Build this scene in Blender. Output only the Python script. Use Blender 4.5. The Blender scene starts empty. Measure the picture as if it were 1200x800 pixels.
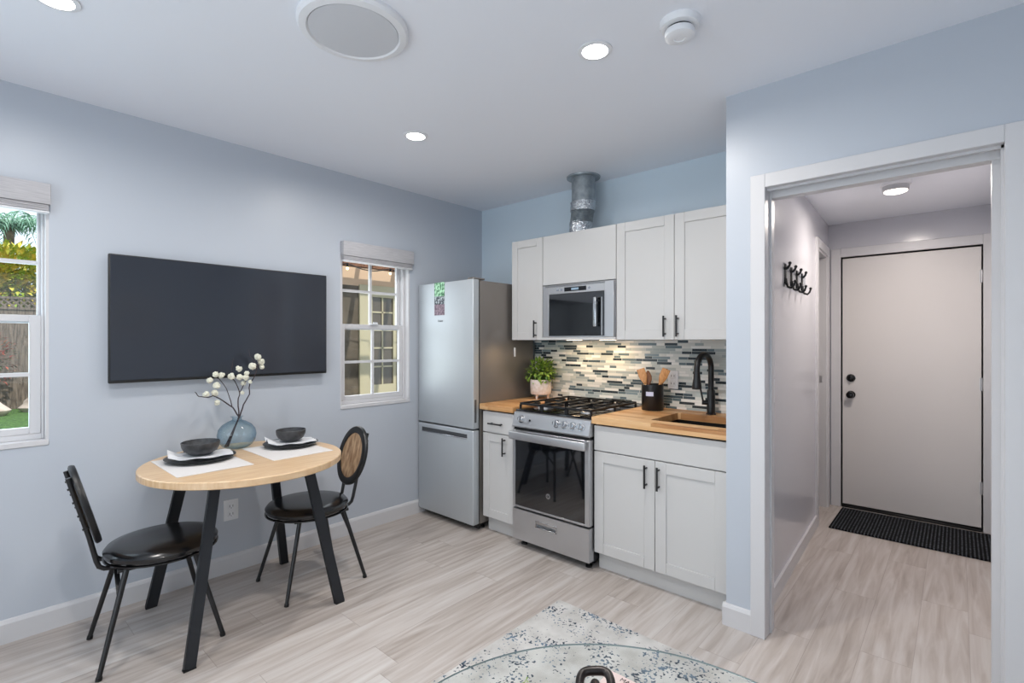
import bpy, bmesh, math, random
from math import radians as R, sin, cos, pi
from mathutils import Vector, Matrix
random.seed(7)
S = bpy.context.scene
COL = S.collection

def lin(h):
    h = h.lstrip('#')
    out = []
    for i in (0, 2, 4):
        c = int(h[i:i+2], 16) / 255
        out.append(c / 12.92 if c <= 0.04045 else ((c + 0.055) / 1.055) ** 2.4)
    return tuple(out) + (1,)

# ------------------------------------------------------------------ camera
cd = bpy.data.cameras.new('camera'); cam = bpy.data.objects.new('camera', cd); COL.objects.link(cam)
cd.sensor_width = 36; cd.lens = 585.04 / 1200 * 36; cd.clip_start = 0.05; cd.clip_end = 200
cam.location = (3.2018, -3.1782, 1.3573)
cam.rotation_euler = (R(90.0), 0, 0.7288)
S.camera = cam

# ------------------------------------------------------------------ world, sun, daylight, exposure
S.view_settings.view_transform = 'Standard'; S.view_settings.look = 'None'
S.view_settings.gamma = 1; S.view_settings.use_curve_mapping = False
S.view_settings.exposure = 0.14
try:
    S.cycles.use_denoising = True; S.cycles.max_bounces = 10; S.cycles.diffuse_bounces = 6
    S.cycles.transparent_max_bounces = 16; S.cycles.sample_clamp_indirect = 6
    S.cycles.caustics_reflective = False; S.cycles.caustics_refractive = False
except Exception:
    pass
W = bpy.data.worlds.new('sky'); S.world = W; W.use_nodes = True
bg = W.node_tree.nodes['Background']; bg.inputs[0].default_value = (0.80, 0.91, 1.0, 1); bg.inputs[1].default_value = 1.5

def light(name, kind, loc, rot, power, color=(1, 1, 1), size=1, size_y=None, shape=None, spread=None, parent=None):
    d = bpy.data.lights.new(name, kind); o = bpy.data.objects.new(name, d); COL.objects.link(o)
    o.location = loc; o.rotation_euler = rot; d.energy = power; d.color = color
    if kind == 'AREA':
        d.size = size; d.shape = shape or ('RECTANGLE' if size_y else 'SQUARE')
        if size_y: d.size_y = size_y
        if spread: d.spread = spread
    if kind == 'SUN': d.angle = R(1.0)
    if parent:
        o.parent = parent; o.matrix_parent_inverse = parent.matrix_world.inverted()
    return o
light('sun', 'SUN', (5, 3, 8), (0, R(40), R(12)), 3.4, (1.0, 0.94, 0.84))
# daylight lamps at the openings; patio door and side window unseen, added as fill
light('unseen_patio_door_fill', 'AREA', (2.2, -4.93, 1.15), (R(110), 0, 0), 27, (0.92, 0.96, 1.0), 2.3, 1.95)
light('unseen_side_window_fill', 'AREA', (4.33, -3.3, 1.5), (R(90), 0, R(90)), 5, (0.92, 0.96, 1.0), 1.5, 1.2)
light('daylight_garden_window', 'AREA', (-0.16, -3.33, 1.42), (R(90), 0, R(-90)), 8, (0.72, 0.87, 1.0), 0.85, 1.0)
light('daylight_small_window', 'AREA', (-0.16, -1.09, 1.42), (R(90), 0, R(-90)), 3, (0.95, 0.95, 0.95), 0.5, 0.95)

# ------------------------------------------------------------------ helpers
class MB:
    """collects shapes in world coordinates, then builds ONE mesh object"""
    def __init__(s): s.bm = bmesh.new(); s.mi = 0
    def _tag(s, n0):
        if s.mi:
            s.bm.faces.ensure_lookup_table()
            for f in list(s.bm.faces)[n0:]: f.material_index = s.mi
    def box(s, x0, x1, y0, y1, z0, z1, bev=0, rot=None, seg=1):
        n0 = len(s.bm.faces)
        g = bmesh.ops.create_cube(s.bm, size=1)
        vs = g['verts']
        c = Vector(((x0+x1)/2, (y0+y1)/2, (z0+z1)/2))
        for v in vs:
            v.co = Vector((v.co.x*(x1-x0), v.co.y*(y1-y0), v.co.z*(z1-z0)))
            if rot is not None: v.co = rot @ v.co
            v.co += c
        if bev:
            es = {e for v in vs for e in v.link_edges}
            bmesh.ops.bevel(s.bm, geom=list(es), offset=bev, segments=seg, affect='EDGES', profile=0.5)
        if not bev: s._tag(n0)
        return s
    def bar(s, p0, p1, w, d, bev=0, up=(0, 0, 1)):
        """rectangular bar from p0 to p1; w along the side vector, d along the other"""
        p0 = Vector(p0); p1 = Vector(p1); z = (p1-p0).normalized(); u = Vector(up)
        if abs(z.dot(u)) > 0.999: u = Vector((0, 1, 0))
        x = u.cross(z).normalized(); y = z.cross(x)
        m = Matrix((x, y, z)).transposed()
        L = (p1-p0).length; c = (p0+p1)/2
        g = bmesh.ops.create_cube(s.bm, size=1)
        for v in g['verts']: v.co = m @ Vector((v.co.x*w, v.co.y*d, v.co.z*L)) + c
        if bev:
            es = {e for v in g['verts'] for e in v.link_edges}
            bmesh.ops.bevel(s.bm, geom=list(es), offset=bev, segments=2, affect='EDGES')
        return s
    def ring(s, pts):
        return [s.bm.verts.new(p) for p in pts]
    def loft(s, rings, closed=True, cap=True):
        n0 = len(s.bm.faces)
        rs = [s.ring(r) for r in rings]
        n = len(rs[0])
        for a, b in zip(rs, rs[1:]):
            for i in range(n if closed else n-1):
                j = (i+1) % n
                try: s.bm.faces.new((a[i], a[j], b[j], b[i]))
                except ValueError: pass
        if cap:
            for r in (rs[0][::-1], rs[-1]):
                try: s.bm.faces.new(r)
                except ValueError: pass
        s._tag(n0)
        return s
    def tube(s, pts, r, seg=10, closed=False, cap=True):
        pts = [Vector(p) for p in pts]; n = len(pts)
        rr = r if isinstance(r, (list, tuple)) else [r]*n
        rings = []; prev = None
        for i, p in enumerate(pts):
            if closed: t = (pts[(i+1) % n]-pts[i-1]).normalized()
            else: t = (pts[min(i+1, n-1)]-pts[max(i-1, 0)]).normalized()
            if prev is None:
                a = Vector((0, 0, 1)) if abs(t.z) < 0.9 else Vector((1, 0, 0))
                u = (a - t*a.dot(t)).normalized()
            else: u = (prev - t*prev.dot(t)).normalized()
            prev = u; v = t.cross(u)
            rings.append([p + (u*cos(2*pi*k/seg) + v*sin(2*pi*k/seg))*rr[i] for k in range(seg)])
        if closed: rings.append(rings[0])
        s.loft(rings, cap=cap and not closed)
        if closed: bmesh.ops.remove_doubles(s.bm, verts=s.bm.verts, dist=1e-6)
        return s
    def cyl(s, p0, p1, r0, r1=None, seg=24):
        return s.tube([p0, p1], [r0, r0 if r1 is None else r1], seg)
    def lathe(s, c, prof, seg=40, sx=1, sy=1, cap=True):
        """prof: list of (r, z) from bottom to top, round the vertical axis at c"""
        c = Vector(c)
        rings = [[c + Vector((max(r, 1e-4)*cos(2*pi*k/seg)*sx, max(r, 1e-4)*sin(2*pi*k/seg)*sy, z)) for k in range(seg)] for r, z in prof]
        return s.loft(rings, cap=cap)
    def ball(s, c, r, seg=12, sq=(1, 1, 1)):
        g = bmesh.ops.create_uvsphere(s.bm, u_segments=seg, v_segments=max(6, seg*2//3), radius=1)
        for v in g['verts']: v.co = Vector((v.co.x*r*sq[0], v.co.y*r*sq[1], v.co.z*r*sq[2])) + Vector(c)
        return s
    def prism(s, poly, z0, z1):
        return s.loft([[(x, y, z0) for x, y in poly], [(x, y, z1) for x, y in poly]])
    def quad(s, a, b, c, d):
        n0 = len(s.bm.faces)
        s.bm.faces.new([s.bm.verts.new(p) for p in (a, b, c, d)]); s._tag(n0); return s
    def build(s, name, m, parent=None, smooth=True, kind=None, loc=None):
        if not any(f.material_index for f in s.bm.faces) or True:
            bmesh.ops.recalc_face_normals(s.bm, faces=s.bm.faces)
        off = Vector(parent_world(parent)) if parent else Vector(loc or (0, 0, 0))
        for v in s.bm.verts: v.co -= off
        me = bpy.data.meshes.new(name); s.bm.to_mesh(me); s.bm.free()
        for mm in (m if isinstance(m, (list, tuple)) else [m]): me.materials.append(mm)
        if smooth:
            for p in me.polygons: p.use_smooth = True
            me.set_sharp_from_angle(angle=R(38))
        o = bpy.data.objects.new(name, me); COL.objects.link(o)
        if parent: o.parent = parent
        elif loc: o.location = loc
        if kind: o['kind'] = kind
        return o

def parent_world(p):
    v = Vector((0, 0, 0))
    while p: v += p.location; p = p.parent
    return v

def thing(name, label, cat, loc=(0, 0, 0), group=None, kind=None):
    o = bpy.data.objects.new(name, None); COL.objects.link(o); o.location = loc
    o.empty_display_size = 0.1
    if label: o['label'] = label
    if cat: o['category'] = cat
    if group: o['group'] = group
    if kind: o['kind'] = kind
    return o
def tag(o, label, cat, group=None, kind=None):
    o['label'] = label; o['category'] = cat
    if group: o['group'] = group
    if kind: o['kind'] = kind
    return o
def copy_tree(o, parent=None):
    c = o.copy(); COL.objects.link(c)
    if parent: c.parent = parent
    for ch in list(o.children): copy_tree(ch, c)
    return c

# ------------------------------------------------------------------ materials
def mat(name, color, rough=0.5, metal=0.0, spec=0.5, coat=0, emis=None, estr=0):
    m = bpy.data.materials.new(name); m.use_nodes = True
    b = m.node_tree.nodes['Principled BSDF']
    b.inputs['Base Color'].default_value = lin(color) if isinstance(color, str) else color
    b.inputs['Roughness'].default_value = rough; b.inputs['Metallic'].default_value = metal
    b.inputs['Specular IOR Level'].default_value = spec
    if coat: b.inputs['Coat Weight'].default_value = coat; b.inputs['Coat Roughness'].default_value = 0.08
    if emis: b.inputs['Emission Color'].default_value = emis; b.inputs['Emission Strength'].default_value = estr
    return m
def NT(m): return m.node_tree, m.node_tree.nodes['Principled BSDF']
def nd(nt, t, **kw):
    n = nt.nodes.new(t)
    for k, v in kw.items(): setattr(n, k, v)
    return n
def bump(m, scale=60, strength=0.1, dist=0.002, stretch=(1, 1, 1), detail=4):
    nt, b = NT(m)
    tc = nd(nt, 'ShaderNodeTexCoord'); mp = nd(nt, 'ShaderNodeMapping'); n = nd(nt, 'ShaderNodeTexNoise')
    mp.inputs['Scale'].default_value = stretch
    n.inputs['Scale'].default_value = scale; n.inputs['Detail'].default_value = detail
    bp = nd(nt, 'ShaderNodeBump'); bp.inputs['Strength'].default_value = strength; bp.inputs['Distance'].default_value = dist
    L = nt.links; L.new(tc.outputs['Object'], mp.inputs[0]); L.new(mp.outputs[0], n.inputs['Vector'])
    L.new(n.outputs[0], bp.inputs['Height']); L.new(bp.outputs[0], b.inputs['Normal'])
    return n, bp
def ramp(nt, stops, interp='LINEAR'):
    r = nd(nt, 'ShaderNodeValToRGB'); e = r.color_ramp.elements; r.color_ramp.interpolation = interp
    while len(e) < len(stops): e.new(0.5)
    for i, (p, c) in enumerate(stops): e[i].position = p; e[i].color = lin(c) if isinstance(c, str) else c
    return r
def noisy(m, c1, c2, scale=8, stretch=(1, 1, 1), lo=0.35, hi=0.65, detail=5, coord='Object'):
    nt, b = NT(m)
    tc = nd(nt, 'ShaderNodeTexCoord'); mp = nd(nt, 'ShaderNodeMapping'); n = nd(nt, 'ShaderNodeTexNoise')
    mp.inputs['Scale'].default_value = stretch; n.inputs['Scale'].default_value = scale; n.inputs['Detail'].default_value = detail
    r = ramp(nt, [(lo, c1), (hi, c2)])
    L = nt.links; L.new(tc.outputs[coord], mp.inputs[0]); L.new(mp.outputs[0], n.inputs['Vector'])
    L.new(n.outputs[0], r.inputs[0]); L.new(r.outputs[0], b.inputs['Base Color'])
    return m
def mth(nt, op, a, b=None, c=None):
    n = nd(nt, 'ShaderNodeMath', operation=op)
    for i, v in enumerate((a, b, c)):
        if v is None: continue
        if hasattr(v, 'links') or hasattr(v, 'is_output'): nt.links.new(v, n.inputs[i])
        else: n.inputs[i].default_value = v
    return n.outputs[0]

M = {}
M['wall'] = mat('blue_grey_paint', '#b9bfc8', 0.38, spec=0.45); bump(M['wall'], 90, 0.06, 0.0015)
M['wall_back'] = mat('wall_paint_lightened', '#cddbe5', 0.38, spec=0.45); bump(M['wall_back'], 90, 0.06, 0.0015)  # the wall paint made lighter and bluer, light put into its colour
M['hall_wall'] = mat('grey_blue_gloss_paint', '#c2c2c8', 0.2, spec=0.5); bump(M['hall_wall'], 40, 0.05, 0.0015)
M['ceiling'] = mat('ceiling_paint', '#e9ecf3', 0.6); bump(M['ceiling'], 120, 0.05, 0.001)
M['trim'] = mat('white_trim_paint', '#cdccce', 0.35)
M['door_paint'] = mat('white_door_paint', '#d3cfcd', 0.4); bump(M['door_paint'], 30, 0.03, 0.001)
M['cab'] = mat('white_cabinet_paint', '#c4c3c2', 0.34)
M['cab_in'] = mat('white_cabinet_box', '#d0cfcd', 0.5)
M['black'] = mat('matte_black_metal', '#111113', 0.38, spec=0.5)
M['blackgloss'] = mat('gloss_black', '#0a0a0c', 0.12)
M['leather'] = mat('black_vinyl', '#0e0f12', 0.22, spec=0.6)
M['screen'] = mat('screen_glass', '#30343c', 0.11, spec=0.6)
M['oven_glass'] = mat('oven_glass', '#0a0c10', 0.04, spec=1.0, coat=.6)
M['plastic_w'] = mat('white_plastic', '#e4e5e8', 0.4)
M['plastic_k'] = mat('black_plastic', '#0b0b0c', 0.5)
M['chrome'] = mat('polished_steel', '#c3c5c8', 0.2, 1.0)
def steel(name, c, rough, stretch):
    m = mat(name, c, rough, .85); bump(m, 70, 0.05, 0.001, stretch); return m
M['steel'] = steel('brushed_steel', '#c2c2c4', 0.38, (1, 1, 14))
M['steel_fridge'] = steel('fridge_steel', '#bfc4c8', 0.5, (14, 1, 1)); M['steel_fridge'].node_tree.nodes['Principled BSDF'].inputs['Metallic'].default_value = .6
M['fridge_side'] = mat('fridge_side_grey', '#837d78', 0.38, 0.5)
M['galv'] = noisy(mat('galvanised_duct', '#9ba1a5', 0.4, 0.65), '#8b949a', '#aeb5b9', 22)
M['foil'] = mat('crumpled_foil', '#c9ccd0', 0.24, 1.0); bump(M['foil'], 55, 1.0, 0.012)
M['lamp'] = mat('lamp_lens', '#ffffff', 0.4, emis=(1.0, 0.98, 0.95, 1), estr=9)
M['lamp_warm'] = mat('hood_lamp_lens', '#ffffff', 0.4, emis=(1.0, 0.78, 0.5, 1), estr=4)
M['lamp_hall'] = mat('hall_lamp_lens', '#ffffff', 0.4, emis=(1.0, 0.92, 0.82, 1), estr=5)

# floor: pale greige planks running along Y
def floor_mat():
    m = mat('vinyl_plank', '#b5aaa0', 0.36, spec=0.4); nt, b = NT(m); L = nt.links
    tc = nd(nt, 'ShaderNodeTexCoord'); sep = nd(nt, 'ShaderNodeSeparateXYZ'); L.new(tc.outputs['Object'], sep.inputs[0])
    X, Y = sep.outputs[0], sep.outputs[1]
    col = mth(nt, 'DIVIDE', X, 0.18); ci = mth(nt, 'FLOOR', col)
    wn = nd(nt, 'ShaderNodeTexWhiteNoise', noise_dimensions='1D'); L.new(ci, wn.inputs['W'])
    yy = mth(nt, 'DIVIDE', mth(nt, 'ADD', Y, mth(nt, 'MULTIPLY', wn.outputs[0], 1.22)), 1.22); ri = mth(nt, 'FLOOR', yy)
    cb = nd(nt, 'ShaderNodeCombineXYZ'); L.new(ci, cb.inputs[0]); L.new(ri, cb.inputs[1])
    w2 = nd(nt, 'ShaderNodeTexWhiteNoise', noise_dimensions='3D'); L.new(cb.outputs[0], w2.inputs['Vector'])
    # grain, shifted per plank
    sh = nd(nt, 'ShaderNodeVectorMath', operation='MULTIPLY_ADD'); L.new(w2.outputs['Color'], sh.inputs[0])
    sh.inputs[1].default_value = (7, 7, 7); L.new(tc.outputs['Object'], sh.inputs[2])
    mp = nd(nt, 'ShaderNodeMapping'); mp.inputs['Scale'].default_value = (18, 1.3, 1); L.new(sh.outputs[0], mp.inputs[0])
    n = nd(nt, 'ShaderNodeTexNoise'); n.inputs['Scale'].default_value = 1.6; n.inputs['Detail'].default_value = 7; n.inputs['Distortion'].default_value = 0.6
    L.new(mp.outputs[0], n.inputs['Vector'])
    f = mth(nt, 'ADD', mth(nt, 'MULTIPLY', n.outputs[0], 0.85), mth(nt, 'MULTIPLY', w2.outputs[0], 0.17))
    r = ramp(nt, [(0.28, '#9c9189'), (0.44, '#b2a8a1'), (0.58, '#c0b8b3'), (0.74, '#cbc6c2')]); L.new(f, r.inputs[0])
    fx = mth(nt, 'FRACT', col); fy = mth(nt, 'FRACT', yy)
    ex = mth(nt, 'LESS_THAN', fx, 0.012); ey = mth(nt, 'LESS_THAN', fy, 0.0022)
    e = mth(nt, 'MAXIMUM', ex, ey)
    mx = nd(nt, 'ShaderNodeMix', data_type='RGBA'); L.new(mth(nt, 'MULTIPLY', e, 0.45), mx.inputs[0])
    L.new(r.outputs[0], mx.inputs[6]); mx.inputs[7].default_value = lin('#7d7068')
    L.new(mx.outputs[2], b.inputs['Base Color'])
    bp = nd(nt, 'ShaderNodeBump'); bp.inputs['Strength'].default_value = 0.12; bp.inputs['Distance'].default_value = 0.002
    L.new(n.outputs[0], bp.inputs['Height']); L.new(bp.outputs[0], b.inputs['Normal'])
    return m
M['floor'] = floor_mat()

# mosaic of thin glass and stone strips on the plane Y=0
def mosaic_mat():
    m = mat('strip_mosaic', '#a0a8a8', 0.22, spec=0.5); nt, b = NT(m); L = nt.links
    tc = nd(nt, 'ShaderNodeTexCoord'); sep = nd(nt, 'ShaderNodeSeparateXYZ'); L.new(tc.outputs['Object'], sep.inputs[0])
    X, Z = sep.outputs[0], sep.outputs[2]
    rz = mth(nt, 'DIVIDE', Z, 0.0182); ri = mth(nt, 'FLOOR', rz); fz = mth(nt, 'FRACT', rz)
    w1 = nd(nt, 'ShaderNodeTexWhiteNoise', noise_dimensions='1D'); L.new(ri, w1.inputs['W'])
    wd = mth(nt, 'ADD', mth(nt, 'MULTIPLY', w1.outputs[0], 0.04), 0.066)
    xx = mth(nt, 'DIVIDE', mth(nt, 'ADD', X, mth(nt, 'MULTIPLY', w1.outputs[0], 3.7)), wd)
    # jitter the joints so that the lengths vary
    xj = mth(nt, 'ADD', xx, mth(nt, 'MULTIPLY', mth(nt, 'SINE', mth(nt, 'MULTIPLY', xx, 2.3)), 0.28))
    xi = mth(nt, 'FLOOR', xj); fx = mth(nt, 'FRACT', xj)
    cb = nd(nt, 'ShaderNodeCombineXYZ'); L.new(xi, cb.inputs[0]); L.new(ri, cb.inputs[1])
    w2 = nd(nt, 'ShaderNodeTexWhiteNoise', noise_dimensions='2D'); L.new(cb.outputs[0], w2.inputs['Vector'])
    r = ramp(nt, [(0.0, '#2f3a40'), (0.12, '#5f7076'), (0.22, '#b9c0bd'), (0.40, '#d6d8d3'), (0.54, '#a3aeaf'), (0.66, '#e8e8e4'), (0.83, '#45545c'), (0.90, '#c6c9c2'), (0.95, '#7f9097')], 'CONSTANT')
    L.new(w2.outputs[0], r.inputs[0])
    g = mth(nt, 'MAXIMUM', mth(nt, 'LESS_THAN', fz, 0.10), mth(nt, 'LESS_THAN', fx, 0.025))
    mx = nd(nt, 'ShaderNodeMix', data_type='RGBA'); L.new(g, mx.inputs[0]); L.new(r.outputs[0], mx.inputs[6]); mx.inputs[7].default_value = lin('#c4c8c6')
    L.new(mx.outputs[2], b.inputs['Base Color'])
    L.new(mth(nt, 'ADD', mth(nt, 'MULTIPLY', g, 0.4), 0.16), b.inputs['Roughness'])
    bp = nd(nt, 'ShaderNodeBump', invert=True); bp.inputs['Strength'].default_value = 0.4; bp.inputs['Distance'].default_value = 0.002
    L.new(g, bp.inputs['Height']); L.new(bp.outputs[0], b.inputs['Normal'])
    return m
M['mosaic'] = mosaic_mat()

def butcher_mat(along='X'):
    m = mat('butcher_block', '#c08d58', 0.4, spec=0.4); nt, b = NT(m); L = nt.links
    tc = nd(nt, 'ShaderNodeTexCoord'); sep = nd(nt, 'ShaderNodeSeparateXYZ'); L.new(tc.outputs['Object'], sep.inputs[0])
    row = mth(nt, 'DIVIDE', mth(nt, 'ADD', sep.outputs[1], mth(nt, 'MULTIPLY', sep.outputs[2], 0.3)), 0.044); ri = mth(nt, 'FLOOR', row)
    w1 = nd(nt, 'ShaderNodeTexWhiteNoise', noise_dimensions='1D'); L.new(ri, w1.inputs['W'])
    xx = mth(nt, 'DIVIDE', mth(nt, 'ADD', sep.outputs[0], mth(nt, 'MULTIPLY', w1.outputs[0], 2.1)), 0.42); xi = mth(nt, 'FLOOR', xx)
    cb = nd(nt, 'ShaderNodeCombineXYZ'); L.new(xi, cb.inputs[0]); L.new(ri, cb.inputs[1])
    w2 = nd(nt, 'ShaderNodeTexWhiteNoise', noise_dimensions='2D'); L.new(cb.outputs[0], w2.inputs['Vector'])
    mp = nd(nt, 'ShaderNodeMapping'); mp.inputs['Scale'].default_value = (4, 40, 40); L.new(tc.outputs['Object'], mp.inputs[0])
    n = nd(nt, 'ShaderNodeTexNoise'); n.inputs['Scale'].default_value = 1.3; n.inputs['Detail'].default_value = 5; L.new(mp.outputs[0], n.inputs['Vector'])
    f = mth(nt, 'ADD', mth(nt, 'MULTIPLY', w2.outputs[0], 0.6), mth(nt, 'MULTIPLY', n.outputs[0], 0.5))
    r = ramp(nt, [(0.15, '#a06c41'), (0.45, '#c0905f'), (0.7, '#d3a878'), (0.95, '#deb98c')]); L.new(f, r.inputs[0])
    L.new(r.outputs[0], b.inputs['Base Color'])
    return m
M['butcher'] = butcher_mat()
M['tabletop'] = noisy(mat('light_oak', '#d3b491', 0.36), '#c9a47c', '#dcc09c', 5, (14, 1.2, 3), 0.3, 0.7)
M['wood_spoon'] = noisy(mat('spoon_wood', '#c98d55', 0.5), '#b87b45', '#d6a06a', 30, (6, 6, 1))
M['wood_spoon2'] = mat('dark_spoon_wood', '#8a5b3b', 0.5)
M['ceramic_dark'] = noisy(mat('charcoal_stoneware', '#3a3b3e', 0.42), '#333437', '#47484b', 40)
M['plate'] = mat('black_stoneware_rim', '#1b1c1f', 0.35)
M['napkin'] = mat('white_cloth', '#dedfe2', 0.85); bump(M['napkin'], 220, 0.3, 0.002)
M['placemat'] = mat('woven_pale_mat', '#dcd8d6', 0.85)
def weave(m, s=260, st=0.4):
    nt, b = NT(m); tc = nd(nt, 'ShaderNodeTexCoord'); ck = nd(nt, 'ShaderNodeTexChecker'); ck.inputs['Scale'].default_value = s
    bp = nd(nt, 'ShaderNodeBump'); bp.inputs['Strength'].default_value = st; bp.inputs['Distance'].default_value = 0.001
    nt.links.new(tc.outputs['Object'], ck.inputs['Vector']); nt.links.new(ck.outputs['Fac'], bp.inputs['Height']); nt.links.new(bp.outputs[0], b.inputs['Normal'])
weave(M['placemat'])
M['bark'] = mat('dark_bark', '#3a2f33', 0.8)
M['blossom'] = mat('cream_blossom', '#ebe9d8', 0.8); bump(M['blossom'], 160, 0.8, 0.01)
M['pot'] = noisy(mat('speckled_white_pot', '#dccfc8', 0.5), '#d5c6bd', '#e6dcd7', 50)
M['leaf'] = noisy(mat('fresh_leaf', '#6f9a3c', 0.5), '#3f6a26', '#a3bd52', 45)
M['soil'] = mat('soil', '#2b221c', 0.95)
M['mat_rib'] = None
def cane_mat():
    m = noisy(mat('woven_cane', '#b08a67', 0.6), '#8f6c4e', '#c9a884', 3.2, (16, 16, 1.2), 0.35, 0.65)
    nt, b = NT(m); tc = nd(nt, 'ShaderNodeTexCoord'); ck = nd(nt, 'ShaderNodeTexChecker'); ck.inputs['Scale'].default_value = 150
    bp = nd(nt, 'ShaderNodeBump'); bp.inputs['Strength'].default_value = 0.8; bp.inputs['Distance'].default_value = 0.002
    nt.links.new(tc.outputs['Object'], ck.inputs['Vector']); nt.links.new(ck.outputs['Fac'], bp.inputs['Height']); nt.links.new(bp.outputs[0], b.inputs['Normal'])
    return m
M['cane'] = cane_mat()
def glass_mat(name, tint, refl=1.0, rough=0.0):
    m = bpy.data.materials.new(name); m.use_nodes = True; nt = m.node_tree; nt.nodes.clear()
    out = nd(nt, 'ShaderNodeOutputMaterial'); tr = nd(nt, 'ShaderNodeBsdfTransparent'); gl = nd(nt, 'ShaderNodeBsdfGlossy')
    lw = nd(nt, 'ShaderNodeLayerWeight'); lw.inputs['Blend'].default_value = 0.5; mx = nd(nt, 'ShaderNodeMixShader')
    tr.inputs[0].default_value = tint; gl.inputs['Roughness'].default_value = rough
    f = mth(nt, 'ADD', mth(nt, 'MULTIPLY', mth(nt, 'POWER', lw.outputs['Facing'], 4.0), refl*.55), .035*refl)
    nt.links.new(f, mx.inputs[0]); nt.links.new(tr.outputs[0], mx.inputs[1]); nt.links.new(gl.outputs[0], mx.inputs[2]); nt.links.new(mx.outputs[0], out.inputs[0])
    return m
M['pane'] = glass_mat('window_glass', (0.97, 0.99, 1, 1), 0.6)
M['tableglass'] = glass_mat('table_glass', (0.975, 0.985, 0.98, 1), 0.45)
M['tableglass_edge'] = mat('glass_edge_tint', '#8b9a9b', 0.2)
M['vaseglass'] = glass_mat('blue_glass', (0.72, 0.87, 0.94, 1), 1.6, 0.03)
def _vg():
    nt = M['vaseglass'].node_tree; tr = [n for n in nt.nodes if n.type == 'BSDF_TRANSPARENT'][0]; lw = [n for n in nt.nodes if n.type == 'LAYER_WEIGHT'][0]
    p = mth(nt, 'POWER', lw.outputs['Facing'], 1.6); mx = nd(nt, 'ShaderNodeMix', data_type='RGBA'); nt.links.new(p, mx.inputs[0])
    mx.inputs[6].default_value = (.87, .95, .98, 1); mx.inputs[7].default_value = (.22, .42, .56, 1); nt.links.new(mx.outputs[2], tr.inputs[0])
    gl = [n for n in nt.nodes if n.type == 'BSDF_GLOSSY'][0]; tc = nd(nt, 'ShaderNodeTexCoord'); n = nd(nt, 'ShaderNodeTexNoise'); n.inputs['Scale'].default_value = 55; bp = nd(nt, 'ShaderNodeBump'); bp.inputs['Strength'].default_value = .5; bp.inputs['Distance'].default_value = .004
    nt.links.new(tc.outputs['Object'], n.inputs['Vector']); nt.links.new(n.outputs[0], bp.inputs['Height']); nt.links.new(bp.outputs[0], gl.inputs['Normal']); nt.links.new(bp.outputs[0], lw.inputs['Normal'])
_vg()

def rug_mat():
    m = mat('rug_pile', '#cfcfcc', 0.95, spec=0.1); nt, b = NT(m); L = nt.links
    tc = nd(nt, 'ShaderNodeTexCoord')
    def noise(s, d=3, off=0):
        mp = nd(nt, 'ShaderNodeMapping'); mp.inputs['Location'].default_value = (off, off*1.3, 0); L.new(tc.outputs['Object'], mp.inputs[0])
        n = nd(nt, 'ShaderNodeTexNoise'); n.inputs['Scale'].default_value = s; n.inputs['Detail'].default_value = d; L.new(mp.outputs[0], n.inputs['Vector']); return n.outputs[0]
    base = ramp(nt, [(0.35, '#b9b6b2'), (0.5, '#c6c4c1'), (0.65, '#d1cfcc')]); L.new(noise(9, 6), base.inputs[0])
    patch = noise(7.5, 3, 4.2); speck = noise(78, 1.5, 1.7)
    s = mth(nt, 'ADD', mth(nt, 'MULTIPLY', patch, 0.62), mth(nt, 'MULTIPLY', speck, 0.88))
    k = ramp(nt, [(0.855, (0, 0, 0, 1)), (0.885, (1, 1, 1, 1))]); L.new(s, k.inputs[0])
    dark = ramp(nt, [(0.4, '#3a4450'), (0.6, '#6f8090')]); L.new(noise(14, 2, 9), dark.inputs[0])
    mx = nd(nt, 'ShaderNodeMix', data_type='RGBA'); L.new(k.outputs[0], mx.inputs[0]); L.new(base.outputs[0], mx.inputs[6]); L.new(dark.outputs[0], mx.inputs[7])
    L.new(mx.outputs[2], b.inputs['Base Color'])
    bp = nd(nt, 'ShaderNodeBump'); bp.inputs['Strength'].default_value = 0.5; bp.inputs['Distance'].default_value = 0.003
    L.new(noise(300, 2), bp.inputs['Height']); L.new(bp.outputs[0], b.inputs['Normal'])
    return m
M['rug'] = rug_mat()
def doormat_mat():
    m = mat('ribbed_charcoal_mat', '#26282b', 0.95, spec=0.1); nt, b = NT(m); L = nt.links
    tc = nd(nt, 'ShaderNodeTexCoord'); w = nd(nt, 'ShaderNodeTexWave', bands_direction='X'); w.inputs['Scale'].default_value = 16; w.inputs['Distortion'].default_value = 0.4
    L.new(tc.outputs['Object'], w.inputs['Vector'])
    n = nd(nt, 'ShaderNodeTexNoise'); n.inputs['Scale'].default_value = 70; n.inputs['Detail'].default_value = 4; L.new(tc.outputs['Object'], n.inputs['Vector'])
    f = mth(nt, 'MULTIPLY', w.outputs['Fac'], n.outputs[0])
    r = ramp(nt, [(0.1, '#111214'), (0.35, '#2c2e32'), (0.6, '#565a60')]); L.new(f, r.inputs[0]); L.new(r.outputs[0], b.inputs['Base Color'])
    bp = nd(nt, 'ShaderNodeBump'); bp.inputs['Strength'].default_value = 0.7; bp.inputs['Distance'].default_value = 0.004
    L.new(w.outputs['Fac'], bp.inputs['Height']); L.new(bp.outputs[0], b.inputs['Normal'])
    return m
M['doormat'] = doormat_mat()

# ------------------------------------------------------------------ room shell
H = 2.531; YW = -0.703; YF = -5.0; XR = 4.4; WT = 0.13
def struct(name, mb, m, smooth=False):
    return mb.build(name, m, smooth=smooth, kind='structure')
# floor (continues into the hall)
struct('floor', MB().box(-0.15, XR+.15, YF-.15, 1.82, -0.06, 0), M['floor'])
struct('ceiling', MB().box(-0.15, XR+.15, YF-.15, YW+.055, H, H+.12).box(-0.15, 2.47, YW+.055, 0.15, H, H+.12), M['ceiling'])
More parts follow.
